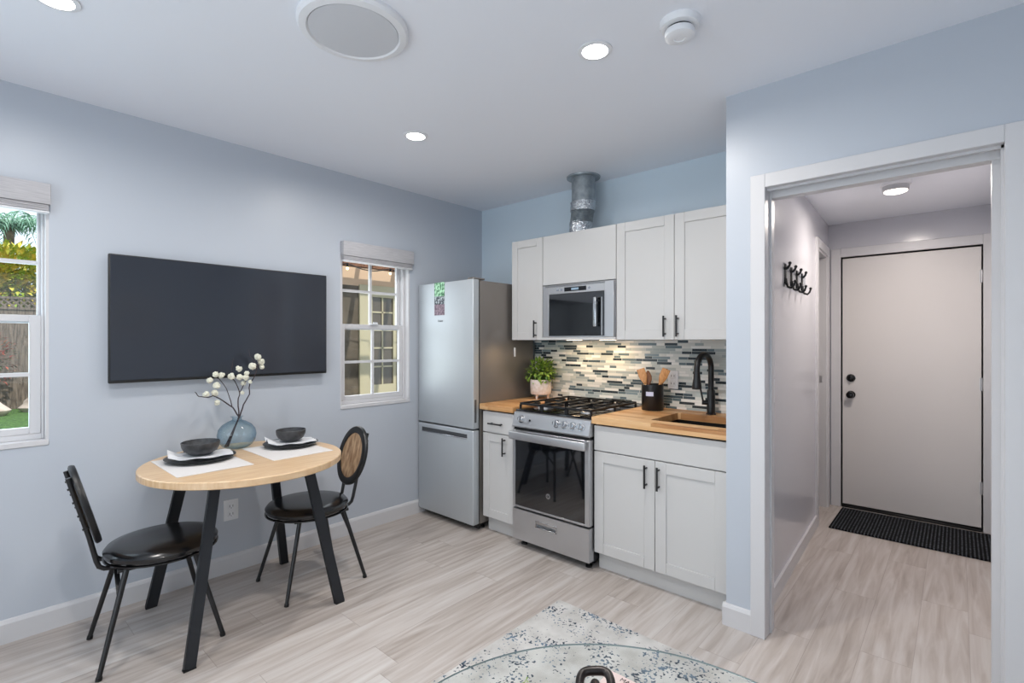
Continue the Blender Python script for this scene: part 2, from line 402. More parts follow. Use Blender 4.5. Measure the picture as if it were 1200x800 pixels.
# left wall with two window openings
W1 = (-3.82, -2.876, 0.886, 2.06); W2 = (-1.385, -0.795, 0.900, 2.045)
def wall_y(name, x0, x1, ya, yb, z1, holes, m):
    mb = MB(); ys = ya
    for (h0, h1, hz0, hz1) in sorted(holes):
        mb.box(x0, x1, ys, h0, 0, z1); mb.box(x0, x1, h0, h1, 0, hz0); mb.box(x0, x1, h0, h1, hz1, z1); ys = h1
    mb.box(x0, x1, ys, yb, 0, z1)
    return struct(name, mb, m)
def wall_x(name, y0, y1, xa, xb, z1, holes, m):
    mb = MB(); xs = xa
    for (h0, h1, hz0, hz1) in sorted(holes):
        mb.box(xs, h0, y0, y1, 0, z1)
        if hz0 > 0: mb.box(h0, h1, y0, y1, 0, hz0)
        mb.box(h0, h1, y0, y1, hz1, z1); xs = h1
    mb.box(xs, xb, y0, y1, 0, z1)
    return struct(name, mb, m)
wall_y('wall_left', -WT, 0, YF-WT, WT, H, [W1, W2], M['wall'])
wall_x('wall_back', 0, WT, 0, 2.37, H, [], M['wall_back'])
wall_x('wall_front', YF-WT, YF, 0, XR, H, [(1.0, 3.4, 0, 2.15)], M['wall'])
wall_y('wall_right', XR, XR+WT, YF-WT, YW+.11, H, [(-4.1, -2.5, 0.9, 2.1)], M['wall'])
# wall with the opening to the hall: opening x 2.548..3.325, z 2.058
OX0, OX1, OZ = 2.548, 3.325, 2.058; YT = YW+.11
wall_x('wall_entry', YW, YT, 2.372, XR, H, [(OX0-.02, OX1+.02, 0, OZ+.02)], M['wall'])
# kitchen end wall / hall left wall (runs slightly skew)
def xl(y): return 2.468 - 0.043*y
HW = 2.327
def skew(mb, y0, y1, z0, z1, t0=0.0, t1=0.0):
    """slab along the skew hall wall; t0,t1 = offsets from its face (+ = into the hall)"""
    a, b = xl(y0), xl(y1)
    poly = [(a+t0, y0), (b+t0, y1), (b+t1, y1), (a+t1, y0)]
    return mb.prism(poly, z0, z1)
D2 = (1.10, 1.60, 2.06)
mb = MB()
mb.prism([(2.372, YT), (xl(YT), YT), (xl(0.13), 0.13), (2.372, 0.13)], 0, H)
struct('wall_kitchen_end', mb, [M['hall_wall']])
mb = MB(); skew(mb, 0.13, D2[0], 0, H, -.1, 0); skew(mb, D2[0], D2[1], D2[2], H, -.1, 0); skew(mb, D2[1], 1.83, 0, H, -.1, 0)
struct('wall_hall_left', mb, M['hall_wall'])
wall_x('wall_hall_far', 1.70, 1.83, 2.30, 3.56, H, [(2.49, 3.331, 0, 2.04)], M['hall_wall'])
struct('wall_hall_right', MB().box(3.43, 3.56, YT, 1.70, 0, H), M['hall_wall'])
struct('ceiling_hall', MB().prism([(xl(YT)-.03, YT), (3.56, YT), (3.56, 1.83), (1.25, 1.83), (1.25, .14), (xl(.14)-.06, .14)], HW, HW+.08), M['ceiling'])
# small closet room behind the side doorway
mb = MB(); mb.box(1.25, 1.32, 0.14, 1.83, 0, HW); mb.box(1.32, 2.31, 0.14, 0.2, 0, HW); mb.box(1.32, 2.30, 1.75, 1.83, 0, HW)
struct('wall_closet', mb, M['trim'])

# hall opening casing + lining
def casing(name, x0, x1, zt, w, yf, t=.018, y_wall=None, sign=-1):
    y0, y1 = (yf-t, yf)
    mb = MB(); mb.box(x0-w, x0, y0, y1, 0, zt+w, .002); mb.box(x1, x1+w, y0, y1, 0, zt+w, .002); mb.box(x0, x1, y0, y1, zt, zt+w, .002)
    return mb
mb = casing('c', OX0, OX1, OZ, .062, YW); mb.box(OX1+.06, OX1+.085, YW-.018, YW, 0, OZ+.062, .002); mb.box(OX1+.06, OX1+.085, YW-.018, YW, OZ+.06, OZ+.062)
struct('trim_1', mb, M['trim'])
mb = MB(); mb.box(OX0-.02, OX0, YW-.001, YT+.012, 0, OZ); mb.box(OX1, OX1+.02, YW-.001, YT+.012, 0, OZ); mb.box(OX0-.02, OX1+.02, YW-.001, YT+.012, OZ, OZ+.02)
# stop strips, pocket-door style
mb.box(OX0, OX0+.008, YW+.062, YW+.078, 0, OZ); mb.box(OX0, OX0+.004, YW+.088, YT+.012, 0, OZ)
mb.box(OX1-.030, OX1, YW+.070, YT+.012, 0, OZ); mb.box(OX1-.008, OX1, YW+.018, YW+.034, 0, OZ)
mb.box(OX0, OX1, YW+.066, YT+.012, OZ-.034, OZ); mb.box(OX0, OX1, YW+.018, YW+.03, OZ-.01, OZ)
struct('trim_2', mb, M['trim'])

# baseboards
def base_profile_y(mb, x, y0, y1, h=.105, t=.014):
    mb.loft([[(x, y, 0), (x+t, y, 0), (x+t, y, h-.018), (x+t*.55, y, h-.004), (x, y, h)] for y in (y0, y1)]); return mb
struct('baseboard_left', base_profile_y(MB(), 0, YF, -0.60), M['trim'])
mb = MB()
mb.loft([[(x, YW, 0), (x, YW-.014, 0), (x, YW-.014, .087), (x, YW-.008, .101), (x, YW, .105)] for x in (2.358, OX0-.062)])
mb.box(2.358, 2.372, YW, YW+.05, 0, .095)
struct('baseboard_entry', mb, M['trim'])
mb = MB(); mb.loft([[(x, YW, 0), (x, YW-.014, 0), (x, YW-.014, .087), (x, YW-.008, .101), (x, YW, .105)] for x in (OX1+.085, XR)])
struct('baseboard_entry_right', mb, M['trim'])
mb = MB(); skew(mb, YT+.012, 1.03, 0, .085, 0, .014); struct('baseboard_hall', mb, M['trim'])
mb = MB().box(XR-.014, XR, YF, YW, 0, .1); struct('baseboard_right', mb, M['trim'])

# mosaic splash back
struct('wall_backsplash', MB().box(0.62, 2.372, -0.008, 0, 0.90, 1.385), M['mosaic'])

# side doorway in the hall wall
mb = MB(); skew(mb, D2[0]-.065, D2[0], 0, D2[2]+.065, 0, .014); skew(mb, D2[1], D2[1]+.065, 0, D2[2]+.065, 0, .014); skew(mb, D2[0], D2[1], D2[2], D2[2]+.065, 0, .014)
skew(mb, D2[0]-.002, D2[0]+.016, 0, D2[2], -.12, .001); skew(mb, D2[1]-.016, D2[1]+.002, 0, D2[2], -.12, .001); skew(mb, D2[0], D2[1], D2[2]-.016, D2[2]+.002, -.12, .001)
skew(mb, D2[1]-.026, D2[1]-.016, 0, D2[2]-.016, -.085, -.055)
struct('trim_3', mb, M['trim'])
d2 = thing('door_2', None, None, (xl(1.1)-.115, 1.118, 0.01), kind='structure')
# the closet door stands open into the closet
MB().box(2.295-.46, 2.295, 1.120, 1.155, .012, 2.035, .002).build('door_leaf', M['door_paint'], d2)
sp = MB().box(xl(1.58)-.052, xl(1.58)-.030, 1.5815, 1.584, 1.02, 1.075, .001); sp.mi = 0
sp.build('strike_plate', M['steel'], d2)

# ------------------------------------------------------------------ entry door at the end of the hall
d1 = thing('door_1', None, None, (2.91, 1.72, 0), kind='structure')
MB().box(2.493, 3.328, 1.706, 1.746, 0.028, 2.037, .001).build('door_leaf', M['door_paint'], d1)
mb = MB(); mb.box(2.476, 2.49, 1.70, 1.80, 0, 2.055); mb.box(3.331, 3.345, 1.70, 1.80, 0, 2.055); mb.box(2.49, 3.331, 1.70, 1.80, 2.04, 2.055); 
mb.build('door_jamb', M['trim'], d1)
mb = MB(); mb.box(2.49, 3.331, 1.756, 1.79, 0.02, 2.04); mb.build('weather_strip', M['plastic_k'], d1)
mb = MB(); mb.box(2.49, 3.331, 1.69, 1.80, 0.0, 0.02, .004); mb.build('threshold', M['plastic_k'], d1)
mb = MB(); c0 = 2.414
mb.box(c0, 2.484, 1.684, 1.70, 0, 2.12, .003); mb.box(3.337, 3.407, 1.684, 1.70, 0, 2.12, .003); mb.box(2.484, 3.337, 1.684, 1.70, 2.048, 2.12, .003)
struct('trim_4', mb, M['trim'])
def knob(z, kind):
    mb = MB(); y = 1.706; x = 2.552
    mb.tube([(x, y, z), (x, y-.008, z)], .031, 24)
    if kind == 'door_knob':
        pr = [(.012, .008), (.012, .03), (.022, .038), (.028, .05), (.026, .062), (.014, .068), (.001, .069)]
    else:
        pr = [(.026, .008), (.026, .016), (.018, .022), (.001, .023)]
    rings = [[(x+r*cos(2*pi*k/24), y-d, z+r*sin(2*pi*k/24)) for k in range(24)] for r, d in pr]
    mb.loft(rings)
    if kind != 'door_knob': mb.box(x-.004, x+.004, y-.04, y-.02, z-.016, z+.016, .001)
    mb.build(kind, M['blackgloss'], d1)
knob(0.925, 'door_knob'); knob(1.06, 'deadbolt')
for z in (1.823, 1.052, .311):
    mb = MB(); mb.cyl((3.331, 1.700, z-.045), (3.331, 1.700, z+.045), .007, seg=12); mb.box(3.318, 3.336, 1.7035, 1.7065, z-.045, z+.045)
    mb.build('hinge', M['steel'], d1)

# ------------------------------------------------------------------ windows
def muntin_window(name, y0, y1, z0, z1, zm, n, frw=.022, sup=.030, slo=.030):
    """single-hung window set in the left wall (y0..y1, z0..z1), meeting rail at zm"""
    w = thing(name, None, None, (-0.07, (y0+y1)/2, z0), kind='structure')
    # reveal lining and sill
    mb = MB(); mb.box(-.128, -.001, y1-.012, y1, z0, z1); mb.box(-.128, -.001, y0, y0+.012, z0, z1); mb.box(-.128, -.001, y0, y1, z1-.012, z1)
    mb.box(-.128, .006, y0-.0, y1+.0, z0-.016, z0+.010, .003)
    mb.build('window_reveal', M['trim'], w)
    ya, yb = y0+.012, y1-.012; za, zb = z0+.01, z1-.012
    fw = .040
    mb = MB(); mb.box(-.105, -.045, ya, ya+frw, za, zb, .003); mb.box(-.105, -.045, yb-frw, yb, za, zb, .003); mb.box(-.104, -.046, ya+frw-.001, yb-frw+.001, za, za+.026, .002); mb.box(-.104, -.046, ya+frw-.001, yb-frw+.001, zb-.026, zb, .002)
    mb.build('window_frame', M['trim'], w)
    a, b = ya+frw, yb-frw
    def sash(nm, z_0, z_1, xf, rail, sw):
        mb = MB(); x0, x1 = xf-.028, xf
        mb.box(x0, x1, a, a+sw, z_0, z_1, .003); mb.box(x0, x1, b-sw, b, z_0, z_1, .003)
        mb.box(x0+.0006, x1-.0006, a+sw-.001, b-sw+.001, z_0, z_0+rail, .002); mb.box(x0+.0006, x1-.0006, a+sw-.001, b-sw+.001, z_1-rail, z_1, .002)
        s_ = mb.build(nm, M['trim'], w)
        mb = MB(); zmid = (z_0+z_1)/2+.0
        ww = (b-a-sw*2)
        for k in range(1, n): 
            yc = a+sw + ww*k/n; mb.box(x0+.006, x1-.004, yc-.009, yc+.009, z_0+rail, z_1-rail)
        mb.box(x0+.0065, x1-.0045, a+sw, b-sw, zmid-.009, zmid+.009)
        mb.build('window_muntin', M['trim'], s_)
        MB().box(x0+.010, x0+.014, a+sw*.6, b-sw*.6, z_0+.02, z_1-.02).build('window_pane', M['pane'], s_)
        return s_
    sash('lower_sash', za+.026, zm+.020, -.050, .032, slo)
    sash('upper_sash', zm-.018, zb-.026, -.080, .030, sup)
    mb = MB(); yc = (y0+y1)/2; mb.box(-.052, -.030, yc-.03, yc+.03, zm+.020, zm+.028, .002); mb.box(-.046, -.036, yc-.006, yc+.03, zm+.028, zm+.038, .002)
    mb.build('window_latch', M['plastic_w'], w)
    return w
muntin_window('window_1', W1[0], W1[1], W1[2], W1[3], 1.462, 3, .010, .012, .042)
muntin_window('window_2', W2[0], W2[1], W2[2], W2[3], 1.462, 2)

# raised cloth blinds: valance in front of the top of each window
M['blind'] = noisy(mat('pale_blind_cloth', '#b5b4b7', 0.85), '#aaa9ad', '#c2c0c3', 7, (1, 2, 60), .3, .7)
def blind(y0, y1, z0, z1, label):
    t = thing('window_blind', label, 'blind', (0.0, (y0+y1)/2, z0), group='raised cloth window blinds')
    mb = MB(); mb.box(0.002, 0.046, y0, y1, z0+.03, z1, .004, seg=2); mb.build('valance', M['blind'], t)
    mb = MB()
    for k in range(4): mb.box(0.004, 0.040-.002*(k % 2), y0+.006, y1-.006, z0+.007*k+.001, z0+.007*k+.0075, .002)
    mb.build('folded_cloth', M['blind'], t)
    mb = MB().box(0.004, 0.038, y0+.004, y1-.004, z0-.010, z0, .003); mb.build('bottom_rail', M['plastic_w'], t)
    return t
blind(-3.85, -2.873, 1.965, 2.092, 'pale cloth blind pulled up above the left garden window by the photo edge')
blind(-1.385, -0.787, 1.925, 2.055, 'pale cloth blind pulled up above the small window beside the fridge')

# patio door (front wall) and side window (right wall): unseen, added for fill light
w3 = thing('door_3', None, None, (2.2, YF-.06, 0), kind='structure')
mb = MB(); mb.box(1.0, 1.06, YF-.1, YF-.01, 0, 2.15); mb.box(3.34, 3.4, YF-.1, YF-.01, 0, 2.15); mb.box(1.06, 3.34, YF-.1, YF-.01, 2.08, 2.15); mb.box(2.17, 2.23, YF-.1, YF-.02, 0, 2.08); mb.box(1.06, 3.34, YF-.1, YF-.01, 0, .06)
mb.build('door_frame', M['trim'], w3)
MB().box(1.06, 3.34, YF-.06, YF-.055, .06, 2.08).build('door_pane', M['pane'], w3)
w4 = thing('window_3', None, None, (XR+.06, -3.3, .9), kind='structure')
mb = MB(); mb.box(XR+.02, XR+.1, -4.1, -4.05, .9, 2.1); mb.box(XR+.02, XR+.1, -2.55, -2.5, .9, 2.1); mb.box(XR+.02, XR+.1, -4.05, -2.55, .9, .95); mb.box(XR+.02, XR+.1, -4.05, -2.55, 2.05, 2.1); mb.box(XR+.03, XR+.09, -3.32, -3.28, .95, 2.05)
mb.build('window_frame', M['trim'], w4)
MB().box(XR+.055, XR+.06, -4.05, -2.55, .95, 2.05).build('window_pane', M['pane'], w4)

# ------------------------------------------------------------------ television
tv = thing('television', 'large black flat television mounted on the left wall above the dining table', 'television', (0.02, -2.085, 1.147))
ty0, ty1, tz0, tz1 = -2.662, -1.512, 1.147, 1.797
MB().box(0.028, 0.052, ty0, ty1, tz0, tz1, .004, seg=2).build('television_case', M['plastic_k'], tv)
MB().box(0.0505, 0.0535, ty0+.006, ty1-.006, tz0+.014, tz1-.006, .001).build('screen', M['screen'], tv)
MB().box(0.001, 0.030, -2.25, -1.92, 1.33, 1.62, .004).build('wall_bracket', M['plastic_k'], tv)

# ------------------------------------------------------------------ outlets and switches
def outlet(name, face_fn, label, n_slots=2, parent_loc=(0, 0, 0)):
    pass
t = thing('wall_outlet', 'white double power outlet low on the left wall under the dining table', 'outlet', (0, -2.085, 0.365))
MB().box(0, 0.006, -2.125, -2.045, 0.305, 0.425, .002).build('cover_plate', M['plastic_w'], t)
for z in (.388, .342):
    f = MB().box(0.0055, 0.0085, -2.103, -2.067, z-.017, z+.017, .003, seg=2).build('socket', M['plastic_w'], t)
    MB().box(0.0083, 0.0088, -2.095, -2.092, z-.006, z+.008).box(0.0083, 0.0088, -2.078, -2.075, z-.006, z+.008).box(.0083, .0088, -2.087, -2.083, z-.013, z-.009).build('slot', M['plastic_k'], f)
t = thing('wall_outlet', 'pale power outlet on the mosaic backsplash behind the utensil crock', 'outlet', (1.80, -0.008, 1.10))
MB().box(1.765, 1.835, -0.014, -0.008, 1.045, 1.165, .002).build('cover_plate', M['plastic_w'], t)
for z in (1.13, 1.08):
    f = MB().box(1.782, 1.818, -.0165, -.0135, z-.017, z+.017, .003).build('socket', M['plastic_w'], t)
    MB().box(1.789, 1.792, -.0168, -.016, z-.006, z+.008).box(1.808, 1.811, -.0168, -.016, z-.006, z+.008).build('slot', M['plastic_k'], f)
t = thing('light_switch', 'white light switch just inside the hall opening on the grey wall', 'light switch', (xl(-.36), -0.36, 1.10))
mb = MB(); skew(mb, -.40, -.32, 1.04, 1.16, 0, .007); mb.build('cover_plate', M['plastic_w'], t)
mb = MB(); skew(mb, -.376, -.344, 1.07, 1.13, .006, .011); mb.build('rocker', M['plastic_w'], t)

# ------------------------------------------------------------------ ceiling fixtures
def downlight(x, y, label, power=12.5):
    t = thing('recessed_downlight', label, 'ceiling light', (x, y, H), group='recessed ceiling downlights')
    MB().lathe((x, y, H), [(.068, -.001), (.068, -.005), (.052, -.008), (.049, -.003), (.049, 0.0)], 40).build('trim_ring', M['plastic_w'], t)
    MB().lathe((x, y, H), [(.050, -.0085), (.050, -.0035)], 40).build('lens', M['lamp'], t)
    light('downlight_lamp', 'AREA', (x, y, H-.014), (0, 0, 0), power, (1.0, 0.96, 0.91), .09, shape='DISK', spread=R(168)).parent = None
    return t
downlight(2.112, -1.455, 'bright recessed ceiling light nearest the kitchen cabinets, beside the smoke detector')
downlight(0.899, -1.422, 'small bright recessed ceiling light over the fridge and table side', 9.5)
downlight(0.90, -2.945, 'bright recessed ceiling light cut by the top left edge of the photo', 7.5)
downlight(2.112, -2.95, 'recessed ceiling light above the glass table, out of view')
t = thing('ceiling_speaker', 'large round white ceiling speaker with grey grille', 'speaker', (1.52, -2.18, H))
MB().lathe((1.52, -2.18, H), [(.200, 0), (.200, -.012), (.192, -.022), (.168, -.026), (.162, -.020), (.162, 0)], 64).build('speaker_ring', M['plastic_w'], t)
M['grille'] = mat('pale_grille', '#cdcfd4', 0.7); weave(M['grille'], 400, .5)
MB().lathe((1.52, -2.18, H), [(.161, -.012), (.161, -.022), (.12, -.0245), (.001, -.026)], 64).build('grille', M['grille'], t)
t = thing('smoke_detector', 'round white smoke detector on the ceiling', 'smoke detector', (2.44, -1.40, H))
c = (2.44, -1.40, H)
MB().lathe(c, [(.072, 0), (.072, -.010), (.066, -.022), (.050, -.026), (.001, -.026)], 48).build('mounting_base', M['plastic_w'], t)
MB().lathe(c, [(.046, -.024), (.046, -.034), (.050, -.036)], 48).build('vent_gap', M['plastic_k'], t)
MB().lathe(c, [(.052, -.034), (.054, -.040), (.052, -.056), (.040, -.062), (.020, -.063), (.018, -.060), (.001, -.060)], 48).build('detector_body', M['plastic_w'], t)
t = thing('hall_ceiling_light', 'small round white drum light on the hall ceiling', 'ceiling light', (2.92, .64, HW))
c = (2.92, .64, HW)
MB().lathe(c, [(.078, 0), (.078, -.020), (.070, -.026), (.001, -.026)], 40).build('canopy', M['plastic_w'], t)
MB().lathe(c, [(.066, -.024), (.066, -.052), (.062, -.056)], 40).build('drum', M['steel'], t)
MB().lathe(c, [(.058, -.050), (.058, -.060), (.045, -.066), (.001, -.067)], 40).build('lens', M['lamp_hall'], t)
light('hall_lamp', 'AREA', (2.92, .64, HW-.075), (0, 0, 0), 15, (1.0, 0.90, 0.82), .11, shape='DISK')

# ------------------------------------------------------------------ kitchen base units
def shaker(x0, x1, z0, z1, yf, t=.019, rail=.058, rec=.007):
    mb = MB(); yb = yf+t
    mb.box(x0+rail-.004, x1-rail+.004, yf+rec, yb-.002, z0+rail-.004, z1-rail+.004)
    mb.box(x0, x0+rail, yf, yb, z0, z1, .0015); mb.box(x1-rail, x1, yf, yb, z0, z1, .0015)
    mb.box(x0+rail, x1-rail, yf, yb, z0, z0+rail, .0015); mb.box(x0+rail, x1-rail, yf, yb, z1-rail, z1, .0015)
    return mb
def slab(x0, x1, z0, z1, yf, t=.019): return MB().box(x0, x1, yf, yf+t, z0, z1, .0015)
def pull(x, z, yf, L=.125, vertical=True):
    mb = MB(); d = .030
    a, b = ((x, yf-d, z-L/2), (x, yf-d, z+L/2)) if vertical else ((x-L/2, yf-d, z), (x+L/2, yf-d, z))
    mb.cyl(a, b, .0058, seg=14)
    for s in (-.36, .36):
        p = (x, yf, z+s*L) if vertical else (x+s*L, yf, z)
        q = (x, yf-d, z+s*L) if vertical else (x+s*L, yf-d, z)
        mb.cyl(p, q, .0048, seg=10)
    return mb
YB = -0.645        # front of the base doors
def base_cab(label, x0, x1, fronts):
    t = thing('base_cabinet', label, 'cabinet', ((x0+x1)/2, -.3, 0), group=None)
    mb = MB(); mb.box(x0, x0+.018, -.62, -.012, .105, .872); mb.box(x1-.018, x1, -.62, -.012, .105, .872); mb.box(x0+.018, x1-.018, -.62, -.012, .105, .123); mb.box(x0+.018, x1-.018, -.03, -.012, .123, .872)
    mb.box(x0+.018, x1-.018, -.62, -.60, .70, .73)
    mb.build('cabinet_box', M['cab_in'], t)
    MB().box(x0, x1, -.585, -.565, 0, .105).build('toe_kick', M['cab'], t)
    fronts(t)
    return t
def f_narrow(t):
    d = slab(.662, .958, .716, .862, YB).build('drawer', M['cab'], t)
    pull(.800, .782, YB, .125, False).build('handle', M['black'], d)
    d = shaker(.662, .958, .112, .710, YB).build('door', M['cab'], t)
    pull(.876, .632, YB).build('handle', M['black'], d)
base_cab('narrow white base cabinet with one drawer and one door, between fridge and stove', .660, .960, f_narrow)
def f_sink(t):
    slab(1.594, 2.360, .716, .862, YB).build('false_drawer_front', M['cab'], t)
    d = shaker(1.594, 1.976, .112, .710, YB, rail=.062).build('door', M['cab'], t)
    pull(1.930, .620, YB).build('handle', M['black'], d)
    d = shaker(1.979, 2.360, .112, .710, YB, rail=.062).build('door', M['cab'], t)
    pull(2.003, .620, YB).build('handle', M['black'], d)
base_cab('wide white sink base cabinet with two shaker doors, right of the stove', 1.592, 2.365, f_sink)
# worktops
tag(MB().box(.645, .968, -.665, -.010, .874, .914, .003, seg=2).build('countertop', M['butcher'], loc=(0, 0, 0)), 'short butcher block countertop piece between fridge and stove', 'countertop')
mb = MB(); cx0, cx1, sx0, sx1, sy0, sy1 = 1.588, 2.370, 1.905, 2.33, -.545, -.175
mb.box(cx0, sx0, -.665, -.010, .874, .914); mb.box(sx1, cx1, -.665, -.010, .874, .914)
mb.box(sx0, sx1, -.665, sy0, .874, .914); mb.box(sx0, sx1, sy1, -.010, .874, .914)
tag(mb.build('countertop', M['butcher'], smooth=False), 'long butcher block countertop around the sink, right of the stove', 'countertop')
M['sinkm'] = mat('dark_sink', '#1c1a19', 0.35, 0.3)
sk = thing('kitchen_sink', 'dark undermount sink set in the butcher block counter', 'sink', (2.117, -.36, .70))
mb = MB(); a, b, c, d = sx0-.004, sx1+.004, sy0-.004, sy1+.004
mb.box(a-.012, a, c-.012, d+.012, .70, .873); mb.box(b, b+.012, c-.012, d+.012, .70, .873); mb.box(a, b, c-.012, c, .70, .873); mb.box(a, b, d, d+.012, .70, .873); mb.box(a, b, c, d, .690, .702)
mb.build('basin', M['sinkm'], sk)
MB().lathe((2.117, -.33, .702), [(.042, 0), (.042, .003), (.030, .004), (.028, .001), (.001, .001)], 28).build('drain', M['steel'], sk)

# faucet
fc = thing('kitchen_faucet', 'black gooseneck pull-down kitchen faucet behind the sink', 'faucet', (2.100, -.115, .914))
fx, fy = 2.082, -.105
mb = MB(); mb.lathe((fx, fy, .914), [(.029, 0), (.029, .006), (.024, .010), (.0235, .145), (.020, .150), (.001, .150)], 28); mb.build('faucet_body', M['black'], fc)
dirx, diry = -.06, -1.0
pts = []; rr = .096
for k in range(5): pts.append((fx, fy, 1.06+k*.034))
for k in range(1, 17):
    a = pi*k/16; d = rr*(1-cos(a)); pts.append((fx+dirx*d, fy+diry*d, 1.196+.084*sin(a)))
ex, ey = fx+dirx*2*rr, fy+diry*2*rr
pts.append((ex, ey, 1.18)); pts.append((ex, ey, 1.165))
MB().tube(pts, .0165, 16).build('spout', M['black'], fc)
MB().lathe((ex, ey, 1.080), [(.001, 0), (.025, 0), (.027, .004), (.026, .02), (.020, .062), (.0175, .098), (.001, .098)], 24).build('spray_head', M['black'], fc)
mb = MB(); mb.cyl((fx-.005, fy-.005, .985), (fx-.048, fy-.02, .985), .014, seg=16); mb.cyl((fx-.040, fy-.018, .985), (fx-.056, fy-.024, 1.072), .006, .005, 12)
mb.build('lever_handle', M['black'], fc)

# ------------------------------------------------------------------ stove
rg = thing('gas_range', 'stainless steel gas range with black oven glass between the white cabinets', 'stove', (1.285, -.35, 0))
rx0, rx1 = .984, 1.586; YR = -.665
mb = MB(); mb.box(rx0+.004, rx1-.004, -.640, -.030, .045, .880); mb.build('range_body', mat('dark_range_side', '#2b2c2f', .4, .6), rg)
MB().box(rx0, rx1, -.655, -.030, .880, .905, .004, seg=2).build('cooktop', M['blackgloss'], rg)
MB().box(rx0, rx1, -.060, -.030, .905, .925, .003).build('rear_vent_rail', M['steel'], rg)
# slanted control panel
mb = MB(); mb.loft([[(x, -.640, .792), (x, -.690, .792), (x, -.694, .800), (x, -.668, .886), (x, -.655, .892), (x, -.640, .892)] for x in (rx0, rx1)])
mb.build('control_panel', M['steel'], rg)
MB().box(rx0+.004, rx1-.004, -.672, -.640, .776, .792).build('panel_gap', M['plastic_k'], rg)
sl = Vector((0, .026, .086)).normalized(); nn = Vector((0, -sl.z, sl.y))
def on_panel(x, f): return Vector((x, -.694+.026*f, .800+.086*f))
for kx in (1.060, 1.345, 1.405, 1.467, 1.527):
    p = on_panel(kx, .52)
    kb = MB().tube([p, p+nn*.006], .0245, 24).tube([p+nn*.006, p+nn*.012, p+nn*.027, p+nn*.030], [.021, .0205, .019, .016], 24)
    k = kb.build('knob', M['chrome'], rg)
    q = p+nn*.031
    MB().bar(q-sl*.016+nn*.002, q+sl*.016+nn*.002, .005, .008, .001, up=tuple(nn)).build('pointer', M['steel'], k)
p = on_panel(1.128, .5)
MB().tube([p, p+nn*.004], .007, 16).build('igniter_button', M['plastic_k'], rg)
# oven door
mb = MB(); zt, zb = .772, .262; gx0, gx1, gz0, gz1 = rx0+.026, rx1-.032, .290, .706
mb.box(rx0, gx0, -.688, -.640, zb, zt, .003); mb.box(gx1, rx1, -.688, -.640, zb, zt, .003); mb.box(gx0, gx1, -.688, -.640, gz1, zt, .003); mb.box(gx0, gx1, -.688, -.640, zb, gz0-.012, .003)
dr = mb.build('oven_door', M['steel'], rg)
MB().box(gx0-.002, gx1+.002, -.690, -.650, gz0-.014, gz1+.004, .002).build('oven_glass', M['oven_glass'], dr)
mb = MB(); mb.box(rx0+.002, rx1-.002, -.735, -.715, .716, .768, .008, seg=3); mb.box(rx0+.02, rx0+.045, -.718, -.686, .73, .755); mb.box(rx1-.045, rx1-.02, -.718, -.686, .73, .755)
mb.build('oven_handle', M['steel'], dr)
bz = .385; bx = 1.285
bd = MB().tube([(bx, -.690, bz), (bx, -.6925, bz)], .0175, 28).build('round_badge', M['chrome'], dr)
def text(body, size, loc, rot, m, parent, name='lettering', ext=.0006):
    cu = bpy.data.curves.new('tmp', 'FONT'); cu.body = body; cu.size = size; cu.extrude = ext; cu.align_x = 'CENTER'; cu.align_y = 'CENTER'
    to = bpy.data.objects.new('tmp', cu); COL.objects.link(to)
    dg = bpy.context.evaluated_depsgraph_get(); me = bpy.data.meshes.new_from_object(to.evaluated_get(dg))
    bpy.data.objects.remove(to)
    me.materials.clear(); me.materials.append(m)
    o = bpy.data.objects.new(name, me); COL.objects.link(o); o.rotation_euler = rot
    if parent: o.parent = parent; o.location = Vector(loc)-parent_world(parent)
    else: o.location = loc
    return o
text('GE', .017, (bx, -.6932, bz), (R(90), 0, 0), M['plastic_k'], bd)
# drawer
mb = MB(); hx0, hx1, hz0, hz1 = 1.185, 1.345, .166, .205; dz0, dz1 = .052, .250
mb.box(rx0, hx0, -.688, -.640, dz0, dz1); mb.box(hx1, rx1, -.688, -.640, dz0, dz1); mb.box(hx0, hx1, -.688, -.640, dz0, hz0); mb.box(hx0, hx1, -.688, -.640, hz1, dz1); mb.box(hx0, hx1, -.665, -.640, hz0, hz1)
dw = mb.build('storage_drawer', M['steel'], rg, smooth=False)
mb = MB(); mb.box(hx0-.004, hx1+.004, -.691, -.686, hz1-.004, hz1+.004, .001); mb.box(hx0-.004, hx1+.004, -.691, -.686, hz0-.004, hz0+.004, .001); mb.box(hx0-.004, hx0+.003, -.691, -.686, hz0, hz1); mb.box(hx1-.003, hx1+.004, -.691, -.686, hz0, hz1); mb.box(hx0, hx1, -.690, -.672, hz0+.022, hz1-.002, .002)
mb.build('drawer_grip', M['chrome'], dw)
for x, y in ((rx0+.045, -.62), (rx1-.045, -.62), (rx0+.045, -.08), (rx1-.045, -.08)):
    MB().lathe((x, y, 0), [(.02, 0), (.02, .012), (.011, .014), (.011, .046)], 16).build('foot', M['plastic_k'], rg)
MB().box(rx0+.02, rx1-.02, -.60, -.59, .02, .052).build('lower_skirt', M['plastic_k'], rg)
